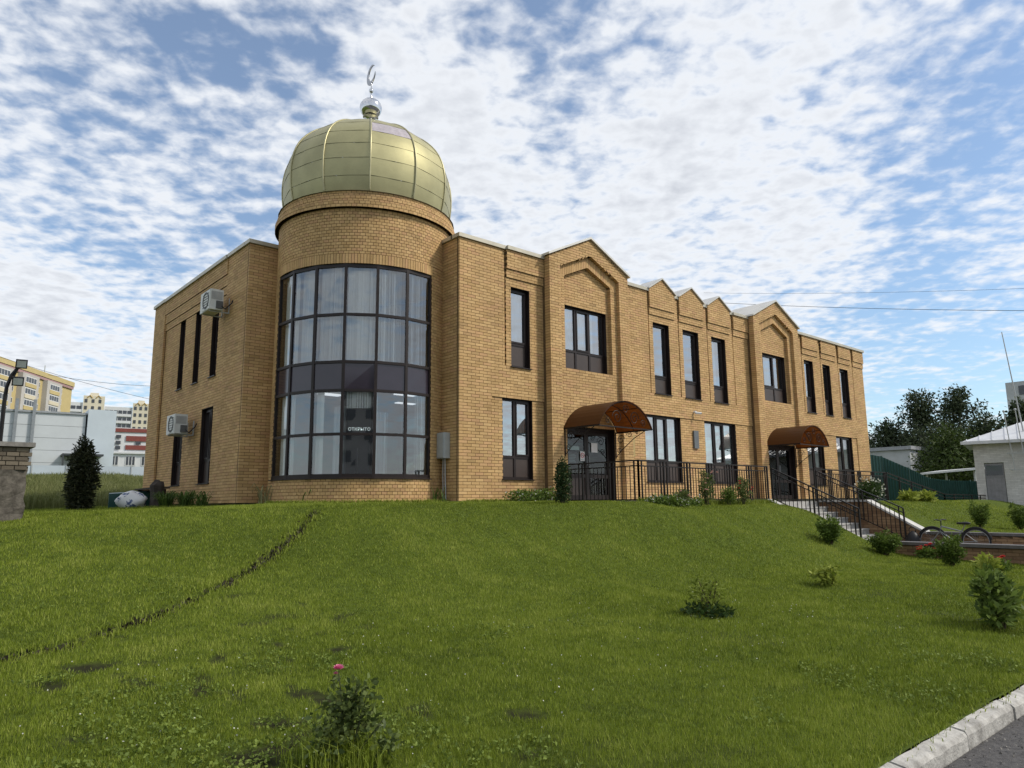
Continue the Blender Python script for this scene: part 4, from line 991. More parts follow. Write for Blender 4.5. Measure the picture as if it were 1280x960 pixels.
# tall meadow on the left
MEA = grass_mat('meadow_blades', (.07, .085, .022), (.15, .17, .055), (.28, .28, .13), .3)
n_ = 170000; X = rng.uniform(-22, 6, n_); Y = 8.5+rng.random(n_)**1.3*33; k = (X < -4.3-.0*Y) | (Y > 12.8); k &= ~((X > -8.6) & (Y < 13.5) & (X < -3.9)); X, Y = X[k], Y[k]
D = np.hypot(X-CAM[0], Y-CAM[1]); H = (.42+.16*fnoise(X, Y, .9))*rng.uniform(.6, 1.2, len(X)); W = .012*(D/20)**.8
tag(blades('meadow_grass', X, Y, height(X, Y)-.02, np.clip(H, .12, 1), W, MEA, .45, np.clip(rng.normal(.5, .22, len(X))+.1*fnoise(X, Y, .5), 0, 1), seg=2), label='tall pale meadow grass between the thuja and the warehouse', cat='grass', kind='stuff')
n_ = 26000; X = rng.uniform(-14, -4.1, n_); Y = rng.uniform(4.6, 13.6, n_); D = np.hypot(X-CAM[0], Y-CAM[1])
tag(blades('lawn_grass', X, Y, height(X, Y)-.01, rng.uniform(.04, .10, n_), .012*rng.uniform(.6, 1.3, n_), GRM, .7, np.clip(rng.normal(.45, .2, n_), 0, 1)), label='short grass on the flat ground beside the left wall', cat='grass', kind='stuff')
# ------------------------------------------------------------------ shrubs
def shrub(name, x, y, blobs, n_, size, mat, label, cat='shrub', group=None, stems=5, shell=.45, aspect=.5, stemcol=None, z=None):
    z = hz(x, y) if z is None else z
    r = empty(name, (x, y, z), label=label, cat=cat, group=group)
    foliage('leaves', [(x+b[0], y+b[1], z+b[2], *b[3:]) for b in blobs], n_, size, mat, r, shell*.5, aspect*.8, -.6)
    top = max(b[2] for b in blobs)
    mb = MB()
    for k in range(stems):
        b = random.choice(blobs); a = random.uniform(0, 6.28)
        mb.tube([(x+.03*math.cos(a), y+.03*math.sin(a), z-.03), (x+b[0]*.5+.04*math.cos(a), y+b[1]*.5+.04*math.sin(a), z+b[2]*.55), (x+b[0]+random.uniform(-.06, .06), y+b[1]+random.uniform(-.06, .06), z+b[2]+b[5]*.5)], [.010, .008, .004], 5)
    mb.build('stems', stemcol or M('twig', (.07, .055, .03), .8), r)
    return r
def sprigs(h, w_, n_=16, seed=1, up=.5):
    q = random.Random(seed); out = []
    for k in range(n_):
        a = k*2.4+q.random(); sp = w_*math.sqrt(q.random())*.95; hh = h*q.uniform(.55, 1.0)*(1-.3*(sp/w_)**2)
        for t in (.35, .6, .85):
            out.append((sp*t*math.cos(a), sp*t*math.sin(a), hh*t, w_*.16, w_*.16, h*.11))
    return out
DKG = leaf_mat('leaf_dark', (.018, .038, .010), (.055, .095, .022)); MDG = leaf_mat('leaf_mid', (.050, .090, .014), (.14, .20, .035)); YLG = leaf_mat('leaf_yellow', (.14, .19, .02), (.34, .38, .07)); RSG = leaf_mat('leaf_rose', (.045, .072, .018), (.15, .19, .055))
PINK = leaf_mat('petal_pink', (.62, .12, .27), (.80, .30, .45), .25); REDP = leaf_mat('petal_red', (.42, .02, .025), (.62, .06, .06), .2); PALEP = leaf_mat('petal_pale', (.55, .30, .28), (.70, .45, .40), .2); WHTP = leaf_mat('petal_white', (.40, .40, .33), (.58, .58, .50), .2)
def flower(parent, x, y, z, r, mat, n_=26, name='flower'):
    V = []; Fc = []
    P = []; Nn = []
    for k in range(n_):
        a = k*2.4; el = 1.35-1.25*k/n_; rr = r*(.15+.5*k/n_)
        d = np.array([math.cos(a)*math.cos(el), math.sin(a)*math.cos(el), math.sin(el)]); P.append((x, y, z)); t = np.cross(d, (0, 0, 1)); t /= max(1e-6, np.linalg.norm(t)); up = np.cross(t, d)
        L_ = r*(.6+.4*k/n_); b = np.array((x, y, z))
        q = len(V); V += [b, b+d*L_*.6+t*L_*.45, b+d*L_+up*L_*.18, b+d*L_*.6-t*L_*.45]; Fc.append((q, q+1, q+2, q+3))
    o = np_mesh(name, np.array(V), np.array(Fc), mat, parent); return o
# round shrubs on the right
shrub('round_shrub', 6.36, -6.06, sprigs(.72, .34, 26, 3), 3000, .075, MDG, 'rounded green shrub just left of the stair stringer', group='green shrubs near the steps', stems=14)
shrub('round_shrub', 7.69, -6.74, sprigs(.66, .42, 30, 4), 3400, .075, MDG, 'bushy shrub at the end of the low garden wall', group='green shrubs near the steps', stems=14)
shrub('round_shrub', 6.87, -8.43, sprigs(.80, .32, 24, 5), 2800, .075, MDG, 'tall loose green shrub in front of the garden wall and bicycle', group='green shrubs near the steps', stems=14)
shrub('yellow_shrub', 1.56, -8.27, sprigs(.40, .30, 16, 8), 620, .085, YLG, 'small yellow green shrub alone on the slope before the stairs', aspect=.6, stems=9)
shrub('yellow_shrub', -2.57, -8.70, [(0,0,.14,.26,.26,.10),(-.1,.05,.38,.10,.10,.16),(.08,-.05,.36,.10,.10,.14),(0,.08,.30,.14,.14,.14),(.2,.0,.22,.1,.1,.1)], 520, .065, leaf_mat('leaf_lime', (.09, .13, .015), (.24, .29, .05)), 'thin lime leaved sapling with weeds at its foot on the lawn', aspect=.42, stems=12)
x, y = -2.57, -8.70; foliage('undergrowth', [(x, y, hz(x, y)+.05, .34, .30, .08)], 700, .07, DKG, bpy.data.objects['yellow_shrub.001'])
shrub('leafy_shrub', -.36, -11.30, [(0,0,.30,.24,.24,.25),(.18,.1,.5,.18,.18,.2),(-.12,.1,.45,.15,.15,.2),(.3,.1,.3,.2,.2,.2),(-.22,.0,.18,.16,.16,.14)], 1100, .115, leaf_mat('leaf_fresh', (.05, .085, .015), (.15, .21, .04)), 'large leafy shrub growing close to the kerb stones', aspect=.55, stems=14)
for (x, y, l) in ((16.09, -6.33, 'feathery green shrub on the far lawn behind the bicycle saddle'), (17.3, -7.1, 'feathery shrub at the far end of the upper retaining wall')):
    shrub('feathery_shrub', x, y, sprigs(.95, .38, 22, 7), 2400, .10, MDG, l, aspect=.3, stems=12)
# red flower beds by the low wall
for (x, y, l) in ((8.35, -7.4, 'low bed of red flowers at the foot of the garden wall'), (6.38, -9.42, 'clump of red flowers with broad leaves near the big shrub')):
    r = shrub('red_flower_clump', x, y, [(0,0,.12,.22,.22,.12)], 320, .10, MDG, l, 'flowers', stems=4)
    for k in range(9): flower(r, x+random.uniform(-.2, .2), y+random.uniform(-.2, .2), hz(x, y)+random.uniform(.2, .34), .06, REDP, 14)
shrub('yellow_shrub', 5.2, -9.6, [(0,0,.2,.2,.2,.2)], 260, .12, YLG, 'bright yellow green leafy plant beside the red flower clump', aspect=.6)
# rose in the foreground
x, y = -8.46, -10.22; z = hz(x, y)
rs = empty('rose_bush', (x, y, z), label='straggly rose bush carrying one pink bloom on the front lawn', cat='rose bush')
foliage('leaves', [(x,y,z+.22,.10,.10,.2),(x+.05,y-.02,z+.36,.08,.08,.12),(x-.06,y+.05,z+.34,.06,.06,.12),(x+.12,y-.05,z+.22,.08,.08,.1),(x-.08,y,z+.12,.14,.14,.1),(x+.03,y+.02,z+.30,.12,.12,.16),(x-.12,y+.04,z+.22,.10,.10,.12),(x+.10,y-.10,z+.40,.05,.05,.10),(x-.02,y+.06,z+.46,.04,.04,.06),(x+.19,y-.15,z+.12,.10,.10,.10)], 1000, .042, RSG, rs, .1, .62)
mb = MB()
for dx, dy, h in ((-.03,.05,.52),(.06,-.02,.46),(.10,-.07,.40),(-.10,.05,.3),(.0,0,.44),(.16,-.14,.24)):
    mb.tube([(x+dx*.1,y+dy*.1,z-.02),(x+dx*.5+.01,y+dy*.5,z+h*.5),(x+dx,y+dy,z+h)], [.007,.005,.003], 5)
mb.build('stems', M('rose_stem', (.06, .07, .03), .7), rs)
flower(rs, x-.03, y+.05, z+.525, .042, PINK, 34); flower(rs, x-.045, y+.055, z+.50, .02, PINK, 20)
V, Fc = leaves(np.array([(x+.16, y-.14, z+.22)]*7)+rng.normal(0, .012, (7, 3)), .05, None, .7); np_mesh('leaf_spray', V, Fc, leaf_mat('leaf_pale', (.15, .19, .09), (.26, .30, .16)), rs)
n_ = 900; a = rng.uniform(0, 6.28, n_); q = np.abs(rng.normal(0, .16, n_)); X = x+q*np.cos(a); Y = y+q*np.sin(a)
blades('grass_tuft', X, Y, height(X, Y), rng.uniform(.08, .24, n_), .006*np.ones(n_), GRM, .9, np.clip(rng.normal(.4, .2, n_), 0, 1), rs, 2)
# rose bushes against the terrace railing
for i, (x, y, h, l, pm) in enumerate(((5.05, -3.62, .85, 'tall rose bush with pale blooms against the terrace railing', PALEP), (6.05, -3.6, .52, 'low dense leafy bush between the two rose bushes', None), (6.75, -3.6, .72, 'dark rose bush with red blooms near the head of the stairs', REDP), (4.1, -3.55, .38, 'short sparse rose bush at the terrace edge below the triple window', PALEP))):
    bl = [(0,0,h*.35,.24,.2,h*.35),(.12,0,h*.75,.14,.14,h*.25),(-.14,.0,h*.6,.13,.13,h*.22),(.02,.05,h*.9,.1,.1,h*.14)] if i != 1 else [(0,0,.24,.24,.22,.24)]
    r = shrub('rose_bush' if i != 1 else 'low_bush', x, y, bl, 1100 if i != 1 else 1500, .06 if i != 1 else .05, RSG if i != 1 else MDG, l, 'rose bush' if i != 1 else 'shrub', stems=9, shell=.2)
    if pm:
        for k in range(7): flower(r, x+random.uniform(-.25, .25), y+random.uniform(-.2, .0), hz(x, y)+h*random.uniform(.3, 1.08), .045, pm, 18)
# flower bed with white blossom left of the terrace
n_ = 5200; X = rng.uniform(1.3, 4.6, n_); Y = np.where(X < 2.8, rng.uniform(-1.0, -.15, n_), rng.uniform(-3.85, -3.3, n_)); H = .22+.12*fnoise(X, Y, 2)
P = np.stack([X, Y, height(X, Y)+rng.random(n_)*np.clip(H, .05, .4)], 1); V, Fc = leaves(P, .075*rng.uniform(.6, 1.3, n_), None, .5)
fb = empty('flower_bed', (2.5, -2, -.1), label='low leafy bed with white blossom in front of the first door', cat='flower bed')
np_mesh('leaves', V, Fc, MDG, fb); k = rng.random(n_) < .05; V, Fc = leaves(P[k]+[0, 0, .05], .05, None, .9); np_mesh('blossom', V, Fc, WHTP, fb)
n_ = 900; X = rng.uniform(.4, 2.8, n_); Y = rng.uniform(-3.3, -2.2, n_)
# white hydrangea-like bush beyond the stairs
x, y = 14.3, -3.75; r = shrub('white_flowering_bush', x, y, [(0,0,.38,.55,.4,.36),(.4,.1,.45,.35,.3,.3),(-.4,0,.35,.3,.3,.28)], 2200, .09, DKG, 'white flowering bush on the lawn beyond the stair wall', stems=8)
P, nr = blob_pts([(x,y,hz(x,y)+.45,.56,.42,.40),(x+.4,y+.1,hz(x,y)+.5,.36,.3,.32)], 150, .9); V, Fc = leaves(P, .075, nr, .9); np_mesh('blossom', V, Fc, WHTP, r)
for (x, y, l) in ((17.6, -3.7, 'yellow green hosta clump below the ramp handrail'), (19.0, -3.75, 'bright hosta clump farther along the ramp handrail')): shrub('hosta_clump', x, y, [(0,0,.15,.5,.25,.16)], 300, .2, YLG, l, 'plant', aspect=.5, stems=3)
# strap-leaved clumps and weeds at the foot of the left wall
def strap(x, y, n_, h, sp, label, mat=None):
    r = empty('day_lily_clump', (x, y, hz(x, y)), label=label, cat='plant', group='plants at the foot of the left wall')
    mb = MB()
    for k in range(n_):
        a = random.uniform(0, 6.28); hh = h*random.uniform(.6, 1.1); L_ = sp*random.uniform(.5, 1.1); bx, by = x+random.uniform(-.12, .12), y+random.uniform(-.2, .2); w_ = .018
        c, s_ = math.cos(a), math.sin(a); pts = [(0, 0), (.35*L_, hh*.7), (.7*L_, hh), (L_, hh*.75)]; q = len(mb.v)
        for j, (d, zz_) in enumerate(pts):
            ww = w_*(1-.27*j); mb.v += [(bx+c*d-s_*ww, by+s_*d+c*ww, hz(x, y)+zz_), (bx+c*d+s_*ww, by+s_*d-c*ww, hz(x, y)+zz_)]
        for j in range(3): mb.f.append((q+2*j, q+2*j+1, q+2*j+3, q+2*j+2))
    mb.build('leaf_blades', mat or leaf_mat('leaf_lily', (.035, .07, .012), (.11, .17, .035)), r); return r
strap(-4.75, 6.9, 110, .42, .42, 'lush strap leaved clump beside the printed sack'); strap(-4.6, 5.7, 100, .40, .4, 'strap leaved clump under the paired lower window'); strap(-4.5, 4.7, 40, .36, .3, 'small upright grass clump near the wing corner')
strap(-3.5, 3.3, 16, .5, .5, 'few dry arching blades in the corner by the tower', leaf_mat('leaf_dry', (.20, .20, .09), (.34, .32, .17))); strap(-3.1, 1.9, 18, .42, .4, 'loose weeds in front of the tower plinth')
strap(-.35, .35, 14, .38, .2, 'thin weeds under the grey electric cabinet')
# thujas
def thuja(x, y, h, w_, n_, label, mat, sz):
    z = hz(x, y); r = empty('thuja', (x, y, z), label=label, cat='thuja')
    bl = []
    for k in range(34):
        t = k/33; rad = w_*(.80+.20*math.sin(t*math.pi))*(1-.60*max(0, t-.68)**1.5/.18)*(.9+.25*random.random()); a = k*2.4
        bl.append((x+rad*.45*math.cos(a), y+rad*.45*math.sin(a), z+.05+h*.9*t, rad*.55, rad*.55, h*.11))
    foliage('foliage', bl, n_, sz, mat, r, .5, .35)
    mb = MB(); mb.tube([(x, y, z-.05), (x, y, z+h*.8)], [.05, .015], 6); mb.build('trunk', M('twig', (.07, .055, .03), .8), r)
thuja(-6.70, 7.45, 1.9, .37, 9000, 'dark brownish columnar thuja standing alone on the lawn edge', leaf_mat('thuja_brown', (.014, .022, .010), (.060, .062, .028), .15), .10)
thuja(.85, -2.72, 1.0, .19, 3600, 'small slim dark thuja before the first entrance', leaf_mat('thuja_green', (.014, .030, .010), (.045, .080, .022), .15), .06)
# ------------------------------------------------------------------ trees on the right
def pol(bearing, d): return (CAM[0]+d*math.cos(R(bearing)), CAM[1]+d*math.sin(R(bearing)))
BARK = M('bark', (.09, .075, .06), .9, 0, .3, 4, .5, 20); BIRCH = M('birch_bark', (.42, .41, .38), .8, 0, .3, 3, col2=(.12, .11, .10), stretch=(1, 1, 5))
def tree(b, d, h, w_, n_, sz, mat, label, bark=BARK, base=.25, droop=.2, seed=0):
    rs_ = random.Random(seed); x, y = pol(b, d); z = hz(x, y)-.1; r = empty('tree', (x, y, z), label=label, cat='tree', group='trees behind the green fence')
    mb = MB(); mb.tube([(x, y, z), (x+.1, y, z+h*.4), (x-.05, y+.1, z+h*.7), (x, y, z+h*.95)], [h*.02, h*.015, h*.009, h*.003], 7); bl = []
    for k in range(30):
        t = base+(1-base)*(k+rs_.random())/30; a = k*2.4+rs_.random(); prof_ = math.sin(math.pi*min(1, ((t-base)/(1-base))*.82+.18))**.7; rad = w_*prof_*rs_.uniform(.55, 1.1)
        cx_, cy_, cz_ = x+rad*math.cos(a), y+rad*math.sin(a), z+h*t
        mb.tube([(x, y, z+h*(t-.1)), ((x+cx_)/2, (y+cy_)/2, cz_-.15), (cx_, cy_, cz_)], [h*.006, h*.004, h*.002], 5)
        s_ = w_*rs_.uniform(.24, .42); bl.append((cx_, cy_, cz_, s_, s_, s_*rs_.uniform(.8, 1.35)))
        bl.append((x+rad*.45*math.cos(a+.5), y+rad*.45*math.sin(a+.5), cz_-.1*h*rs_.random(), s_, s_, s_))
    mb.build('trunk', bark, r); foliage('crown', bl, n_, sz, mat, r, .25, .5, droop)
T1 = leaf_mat('tree_leaf_dark', (.020, .034, .015), (.070, .092, .042), .25); T2 = leaf_mat('tree_leaf_green', (.022, .040, .008), (.065, .095, .020), .25)
tree(19.3, 75, 11.0, 2.6, 9500, .28, T1, 'taller dark birch with ragged top behind the green fence', BIRCH, .2, .5, 1)
tree(16.9, 76, 11.3, 2.7, 9500, .28, T1, 'weeping dark birch beside the antenna mast', BIRCH, .25, .9, 2)
tree(21.6, 74, 8.3, 2.6, 9000, .28, T1, 'dark tree close to the end wall of the brick building', BARK, .15, .2, 3)
tree(20.4, 78, 7.6, 3.4, 9500, .28, T1, 'broad low dark tree between the two birches and the brick wall', BARK, .1, .1, 4)
tree(18.2, 72, 7.2, 3.6, 9500, .28, T1, 'broad dark tree behind the light green one', BARK, .1, .1, 5)
tree(17.6, 62, 6.0, 3.0, 13000, .24, T2, 'lighter green rounded tree just over the fence', BARK, .1, .1, 6)
tree(15.6, 72, 7.8, 2.6, 8000, .28, T1, 'dark tree behind the white shed roof', BARK, .1, .4, 7)
tree(13.4, 95, 11.5, 3.2, 7000, .5, T1, 'dark tree in front of the distant concrete block', BARK, .1, .2, 8)
tree(11.6, 80, 9.5, 3.0, 5000, .5, T1, 'dark tree past the far end of the shed', BARK, .1, .2, 9)
tree(24.0, 80, 7.6, 3.2, 5000, .45, T1, 'dark tree mostly hidden by the brick building', BARK, .1, .2, 10)
# ------------------------------------------------------------------ green sheet fence
GRN = M('green_sheet', (.010, .060, .052), .4, .1, .15, 2, spec=.5)
fe = empty('green_fence', (34, 2, -1), label='dark green corrugated sheet fence stepping down to the shed', cat='fence')
fp = [(pol(23.6, 47), 2.75), (pol(21.9, 48), 2.45), (pol(20.3, 48.5), 1.75), (pol(19.1, 49), 1.15), (pol(18.0, 49), 1.0), (pol(16.8, 49), .95), (pol(15.6, 49), .9)]
for (pa, za), (pb, zb) in zip(fp[:-1], fp[1:]):
    n_ = 36; mb = MB()
    d = Vector((pb[0]-pa[0], pb[1]-pa[1], 0)); nn = Vector((-d.y, d.x, 0)).normalized()
    for k in range(n_+1):
        t = .003+.994*k/n_; off = .02*(1 if (k//2) % 2 else -1); mb.v += [(pa[0]+d.x*t+nn.x*off, pa[1]+d.y*t+nn.y*off, -2.2), (pa[0]+d.x*t+nn.x*off, pa[1]+d.y*t+nn.y*off, za+(zb-za)*t)]
    for k in range(n_): mb.f.append((2*k, 2*k+2, 2*k+3, 2*k+1))
    mb.build('sheet', GRN, fe); MB().bar((pa[0]+nn.x*.06, pa[1]+nn.y*.06, -2), (pa[0]+nn.x*.06, pa[1]+nn.y*.06, za+.05), .08).build('post', GRN, fe)
# small grey outbuilding behind the fence
gx, gy = pol(22.0, 70)
ob = empty('outbuilding', (gx, gy, 0), label='small pale grey outbuilding rising behind the green fence', cat='building')
PG = M('pale_render', (.42, .43, .44), .8, 0, .12, 1); mb = MB(); mb.box(gx-.5, gy-2.6, -1.5, gx+4, gy+2.6, 4.05); mb.build('wall', PG, ob); MB().box(gx-.7, gy-2.8, 4.06, gx+4.2, gy+2.8, 4.35).build('roof', M('grey_roof', (.30, .31, .33), .6), ob)
gx, gy = pol(17.9, 55)
cr_ = empty('carport_roof', (gx, gy, 0), label='thin white flat roof between fence and shed', cat='roof')
mb = MB(); mb.hexa([(gx-1.0,gy-1.9,1.72),(gx+3,gy-2.2,1.95),(gx+3.6,gy+1.8,1.8),(gx-.2,gy+1.7,1.55),(gx-1.0,gy-1.9,1.85),(gx+3,gy-2.2,2.08),(gx+3.6,gy+1.8,1.92),(gx-.2,gy+1.7,1.67)]); mb.build('roof_sheet', M('white_sheet', (.62, .63, .64), .5), cr_)
for q in ((-.6,-1.6),(.1,1.4),(3,-1.9),(3.3,1.3)): MB().bar((gx+q[0], gy+q[1], -1.5), (gx+q[0], gy+q[1], 1.68), .1).build('post', GREYB, cr_)
# ------------------------------------------------------------------ white shed
sh = empty('white_shed', (31, 0, -1), label='low white brick shed with pale sheet hip roof', cat='shed')
sz1 = 2.55; sa = R(-76); SU = Vector((math.cos(sa), math.sin(sa), 0)); SN = Vector((math.sin(sa), -math.cos(sa), 0))
WBR = brick_mat('brick_white', [(0, (.58, .58, .56)), (.5, (.66, .66, .64)), (1, (.54, .54, .52))], .25); WMO = M('white_joint', (.46, .46, .45), .9)
SF = Frame((27.72, -2.93, 0), SU, SN)
ws = Wall(); ws.panel(SF, 0, 9, -1.6, sz1, 0, .1, holes=[(.36, 1.12, -1.7, 1.55)]); ws.finish('front_wall', sh, WBR, WMO)
SL = Frame(SF(0, 0, 0), -SN, -SU)
ws = Wall(); ws.panel(SL, .105, 6, -1.6, sz1, 0, .1); ws.finish('end_wall', sh, WBR, WMO)
dr = MB(); fbox(dr, SF, .37, 1.11, -.08, -.04, -1.6, 1.54); dr = dr.build('door', M('grey_door', (.20, .20, .21), .6), sh)
for k in range(5): mb = MB(); fbox(mb, SF, .39+k*.142, .52+k*.142, -.039, -.025, -1.5, .85); mb.build('board', M('grey_door2', (.24, .24, .25), .6), dr)
mb = MB(); fbox(mb, SF, .42, 1.06, -.039, -.03, 1.0, 1.45); mb.build('transom_light', GLASSD, dr)
SHR = M('shed_roof_sheet', (.58, .59, .61), .45, .2, .1, 1.5); rz = sz1+1.45
A = SF(-.45, .45, sz1); B = SF(9.3, .45, sz1-.02); Cc = SF(9.3, -6.4, sz1); D_ = SF(-.45, -6.4, sz1); E1 = SF(3.2, -3, rz); E2 = SF(6, -3, rz)
mb = MB(); mb.poly([A,B,E2,E1]); mb.poly([D_,A,E1]); mb.poly([Cc,D_,E1,E2]); mb.poly([B,Cc,E2]); mb.poly([A,D_,Cc,B]); mb.build('roof', SHR, sh)
Av, Ev = Vector(A), Vector(E1)
for k in range(14):
    uu = -.2+k*.5; t = min(1, (uu+.45)/3.65); MB().bar(SF(uu, .45, sz1+.02), SF(uu, .45-3.45*t, sz1+.02+(rz-sz1)*t), .04, .035).build('roof_seam', SHR, sh)
mb = MB(); fbox(mb, SF, -.45, 9.3, .451, .47, sz1-.12, sz1+.02); mb.build('fascia', SHR, sh)
an = empty('antenna_mast', SF(2, -.6, 2.6), label='thin leaning antenna mast rising above the shed roof', cat='antenna')
mb = MB(); mb.tube([SF(2.05, -.6, 2.4), SF(1.65, -.5, 7.7)], [.035, .02], 6); mb.build('pole', GREYB, an)
an = empty('pipe_bracket', SF(1.7, .2, 1), label='pair of thin pipes in a frame on the shed wall', cat='bracket')
for uu, zt in ((1.42, 3.85), (1.85, 3.9)): mb = MB(); mb.tube([SF(uu+.1, .52, 1.2), SF(uu-.06, .52, zt)], .022, 6); mb.build('pipe', GREYB, an); mb = MB(); mb.ball(SF(uu-.06, .52, zt), .06, 8); mb.build('pipe_cap', GREYB, an)
for zz_ in (1.22, 1.95): MB().bar(SF(1.3, .52, zz_), SF(2.15, .52, zz_), .03).build('cross_bar', GREYB, an); MB().bar(SF(1.4, .52, zz_), SF(1.4, 0, zz_), .03).build('stay', GREYB, an)
# ------------------------------------------------------------------ left: ruined gate pillar, lamp post, debris
rp = empty('ruined_pillar', (-8.95, 1.6, -.3), label='crumbling brick and concrete gate pillar at the lawn edge', cat='pillar')
n_ = 9; V = []; mb = MB()
ring = [(-9.45,1.35),(-9.2,1.3),(-8.95,1.33),(-8.68,1.38),(-8.66,1.62),(-8.7,1.9),(-9.0,1.95),(-9.4,1.9)]
for k in range(n_):
    z = -.45+1.05*k/(n_-1)
    for (a, b) in ring: mb.v.append((a+random.uniform(-.025, .025), b+random.uniform(-.025, .025), z+random.uniform(-.02, .02)))
m_ = len(ring)
for k in range(n_-1):
    for j in range(m_): mb.f.append((k*m_+j, k*m_+(j+1) % m_, (k+1)*m_+(j+1) % m_, (k+1)*m_+j))
mb.build('rubble_core', M('rubble', (.05, .044, .036), .95, 0, .4, 9, 1.0, 22, col2=(.14, .125, .105)), rp)
mb = MB(); mb.box(-9.4, 1.37, .55, -8.72, 1.88, 1.0); mb.build('mortar_core', MORT2, rp)
for k in range(5):
    z = .60+k*.082; q = 0
    for j in range(4): MB().box(-9.44+j*.195+(k % 2)*.06-.02, 1.325+random.uniform(-.01, .01), z, -9.44+j*.195+.182+(k % 2)*.06-.02, 1.45, z+.066).build('brick', BR3, rp)
    for j in range(2): MB().box(-8.80, 1.47+j*.23, z, -8.655+random.uniform(-.01, .01), 1.47+j*.23+.21, z+.066).build('brick', BR3, rp)
mb = MB(); mb.box(-9.5, 1.26, 1.01, -8.60, 1.98, 1.09); mb.build('cap_slab', CONCD, rp)
lp = empty('flood_light_post', (-8.3, 10.6, 0), label='black post with two floodlights on a curved arm behind the ruined pillar', cat='lamp post')
mb = MB(); mb.tube([(-8.22,10.65,-.4),(-8.22,10.65,2.9),(-8.20,10.65,3.35),(-8.12,10.63,3.7),(-7.98,10.6,3.95)], [.06,.055,.05,.045,.04], 8); mb.build('pole', BLACK, lp)
for (a, b, c) in ((-7.93, 10.5, 4.02), (-7.98, 10.45, 3.5)):
    h = MB(); h.hexa([(a-.14,b-.02,c-.13),(a+.14,b-.08,c-.13),(a+.16,b+.06,c-.08),(a-.12,b+.1,c-.08),(a-.14,b-.06,c+.12),(a+.14,b-.1,c+.12),(a+.16,b+.04,c+.16),(a-.12,b+.08,c+.16)]); h = h.build('floodlight', BLACK, lp)
    MB().hexa([(a-.11,b-.045,c-.10),(a+.11,b-.10,c-.10),(a+.11,b-.096,c-.10),(a-.11,b-.04,c-.10),(a-.11,b-.075,c+.09),(a+.11,b-.118,c+.09),(a+.11,b-.113,c+.09),(a-.11,b-.07,c+.09)]).build('lens', M('lamp_lens', (.22, .25, .24), .15), h)
    MB().bar((a-.02, b+.05, c), (-8.08, 10.63, 3.62), .04).build('arm', BLACK, lp)
def sack():
    r = empty('printed_sack', (-5.3, 7.9, 0), label='slumped white sack with blue print beside the left wall', cat='sack')
    mb = MB(); n1, n2 = 14, 10
    for i in range(n2+1):
        t = math.pi*i/n2
        for j in range(n1):
            a = 2*math.pi*j/n1; k = 1+.12*math.sin(3*a+i)+.08*random.uniform(-1, 1)
            mb.v.append((-5.35+.40*k*math.sin(t)*math.cos(a), 7.9+.28*k*math.sin(t)*math.sin(a), -.12+.2+.26*math.cos(t)*(1+.15*math.sin(a*2))))
    for i in range(n2):
        for j in range(n1): mb.f.append((i*n1+j, (i+1)*n1+j, (i+1)*n1+(j+1) % n1, i*n1+(j+1) % n1))
    spm = M('sack_print', (.80, .80, .80), .5, 0, .1, 4, col2=(.10, .14, .26))
    for n__ in spm.node_tree.nodes:
        if n__.type == 'VALTORGB': n__.color_ramp.elements[0].position = .55; n__.color_ramp.elements[1].position = .58
    mb.build('sack_body', spm, r, smooth=True)
sack()
MB().hexa([(-5.7,9.0,-.15),(-4.6,9.0,-.15),(-4.5,9.5,-.15),(-5.6,9.5,-.15),(-5.7,9.0,.30),(-4.6,9.0,.36),(-4.5,9.5,.40),(-5.6,9.5,.33)]).build('storage_crate', GRN, None, label='low dark green crate behind the printed sack', cat='crate')
sb = empty('weathered_bench', (-4.5, 8.6, 0), label='old dark wooden bench leaning at the foot of the left wall', cat='bench')
WOOD = M('old_wood', (.055, .045, .038), .9, 0, .3, 6, stretch=(1, 6, 1))
for k in range(3): MB().box(-4.85+k*.17, 8.0, .42+.01*k, -4.70+k*.17, 9.8, .46+.01*k).build('seat_board', WOOD, sb)
for yy in (8.2, 9.6): MB().box(-4.8, yy, -.1, -4.4, yy+.08, .42).build('leg', WOOD, sb)
mb = MB(); mb.tube([(-4.75,7.75,-.15),(-4.74,7.76,.2),(-4.78,7.74,.5),(-4.72,7.78,.62)], [.20,.17,.19,.12], 9); mb.v = [(a+random.uniform(-.03,.03), b+random.uniform(-.03,.03), c+random.uniform(-.02,.02)) for a, b, c in mb.v]
mb.build('tree_stump', WOOD, None, label='dark upright log standing against the bench end', cat='log')
# ------------------------------------------------------------------ bicycle
bk = empty('bicycle', (11.35, -7.0, -1.545), label='grey bicycle leaning on the brick wall beside the path', cat='bicycle')
BX = 11.40; WR = .335; zc = -1.545+WR+.022; yf, yr = -6.50, -7.56
lean = lambda y, z: (BX+.12*(z+1.545), y, z)
for y, nm in ((yf, 'front'), (yr, 'rear')):
    t = MB(); t.torus(lean(y, zc), WR, .022, (1, 0, -.12), 36, 8); t = t.build('wheel', RUBBER, bk, smooth=True)
    mb = MB(); mb.torus(lean(y, zc), WR-.03, .011, (1, 0, -.12), 36, 6); mb.build('rim', CHROME, t, smooth=True)
    mb = MB(); c = Vector(lean(y, zc)); mb.tube([c-Vector((.05,0,0)), c+Vector((.05,0,0))], .022, 8); mb.build('hub', CHROME, t)
    mb = MB()
    for k in range(18):
        a = k*R(20); mb.tube([lean(y+.02*math.cos(a+1), zc+.02*math.sin(a+1)), lean(y+(WR-.03)*math.cos(a), zc+(WR-.03)*math.sin(a))], .0018, 3, False)
    mb.build('spokes', CHROME, t)
    mb = MB(); pts = [lean(y+(WR+.035)*math.cos(a), zc+(WR+.035)*math.sin(a)) for a in [R(25+135*i/12 if nm == 'front' else 20+150*i/12) for i in range(13)]]; mb.tube(pts, .022, 6); mb.build('mudguard', BLACK, t)
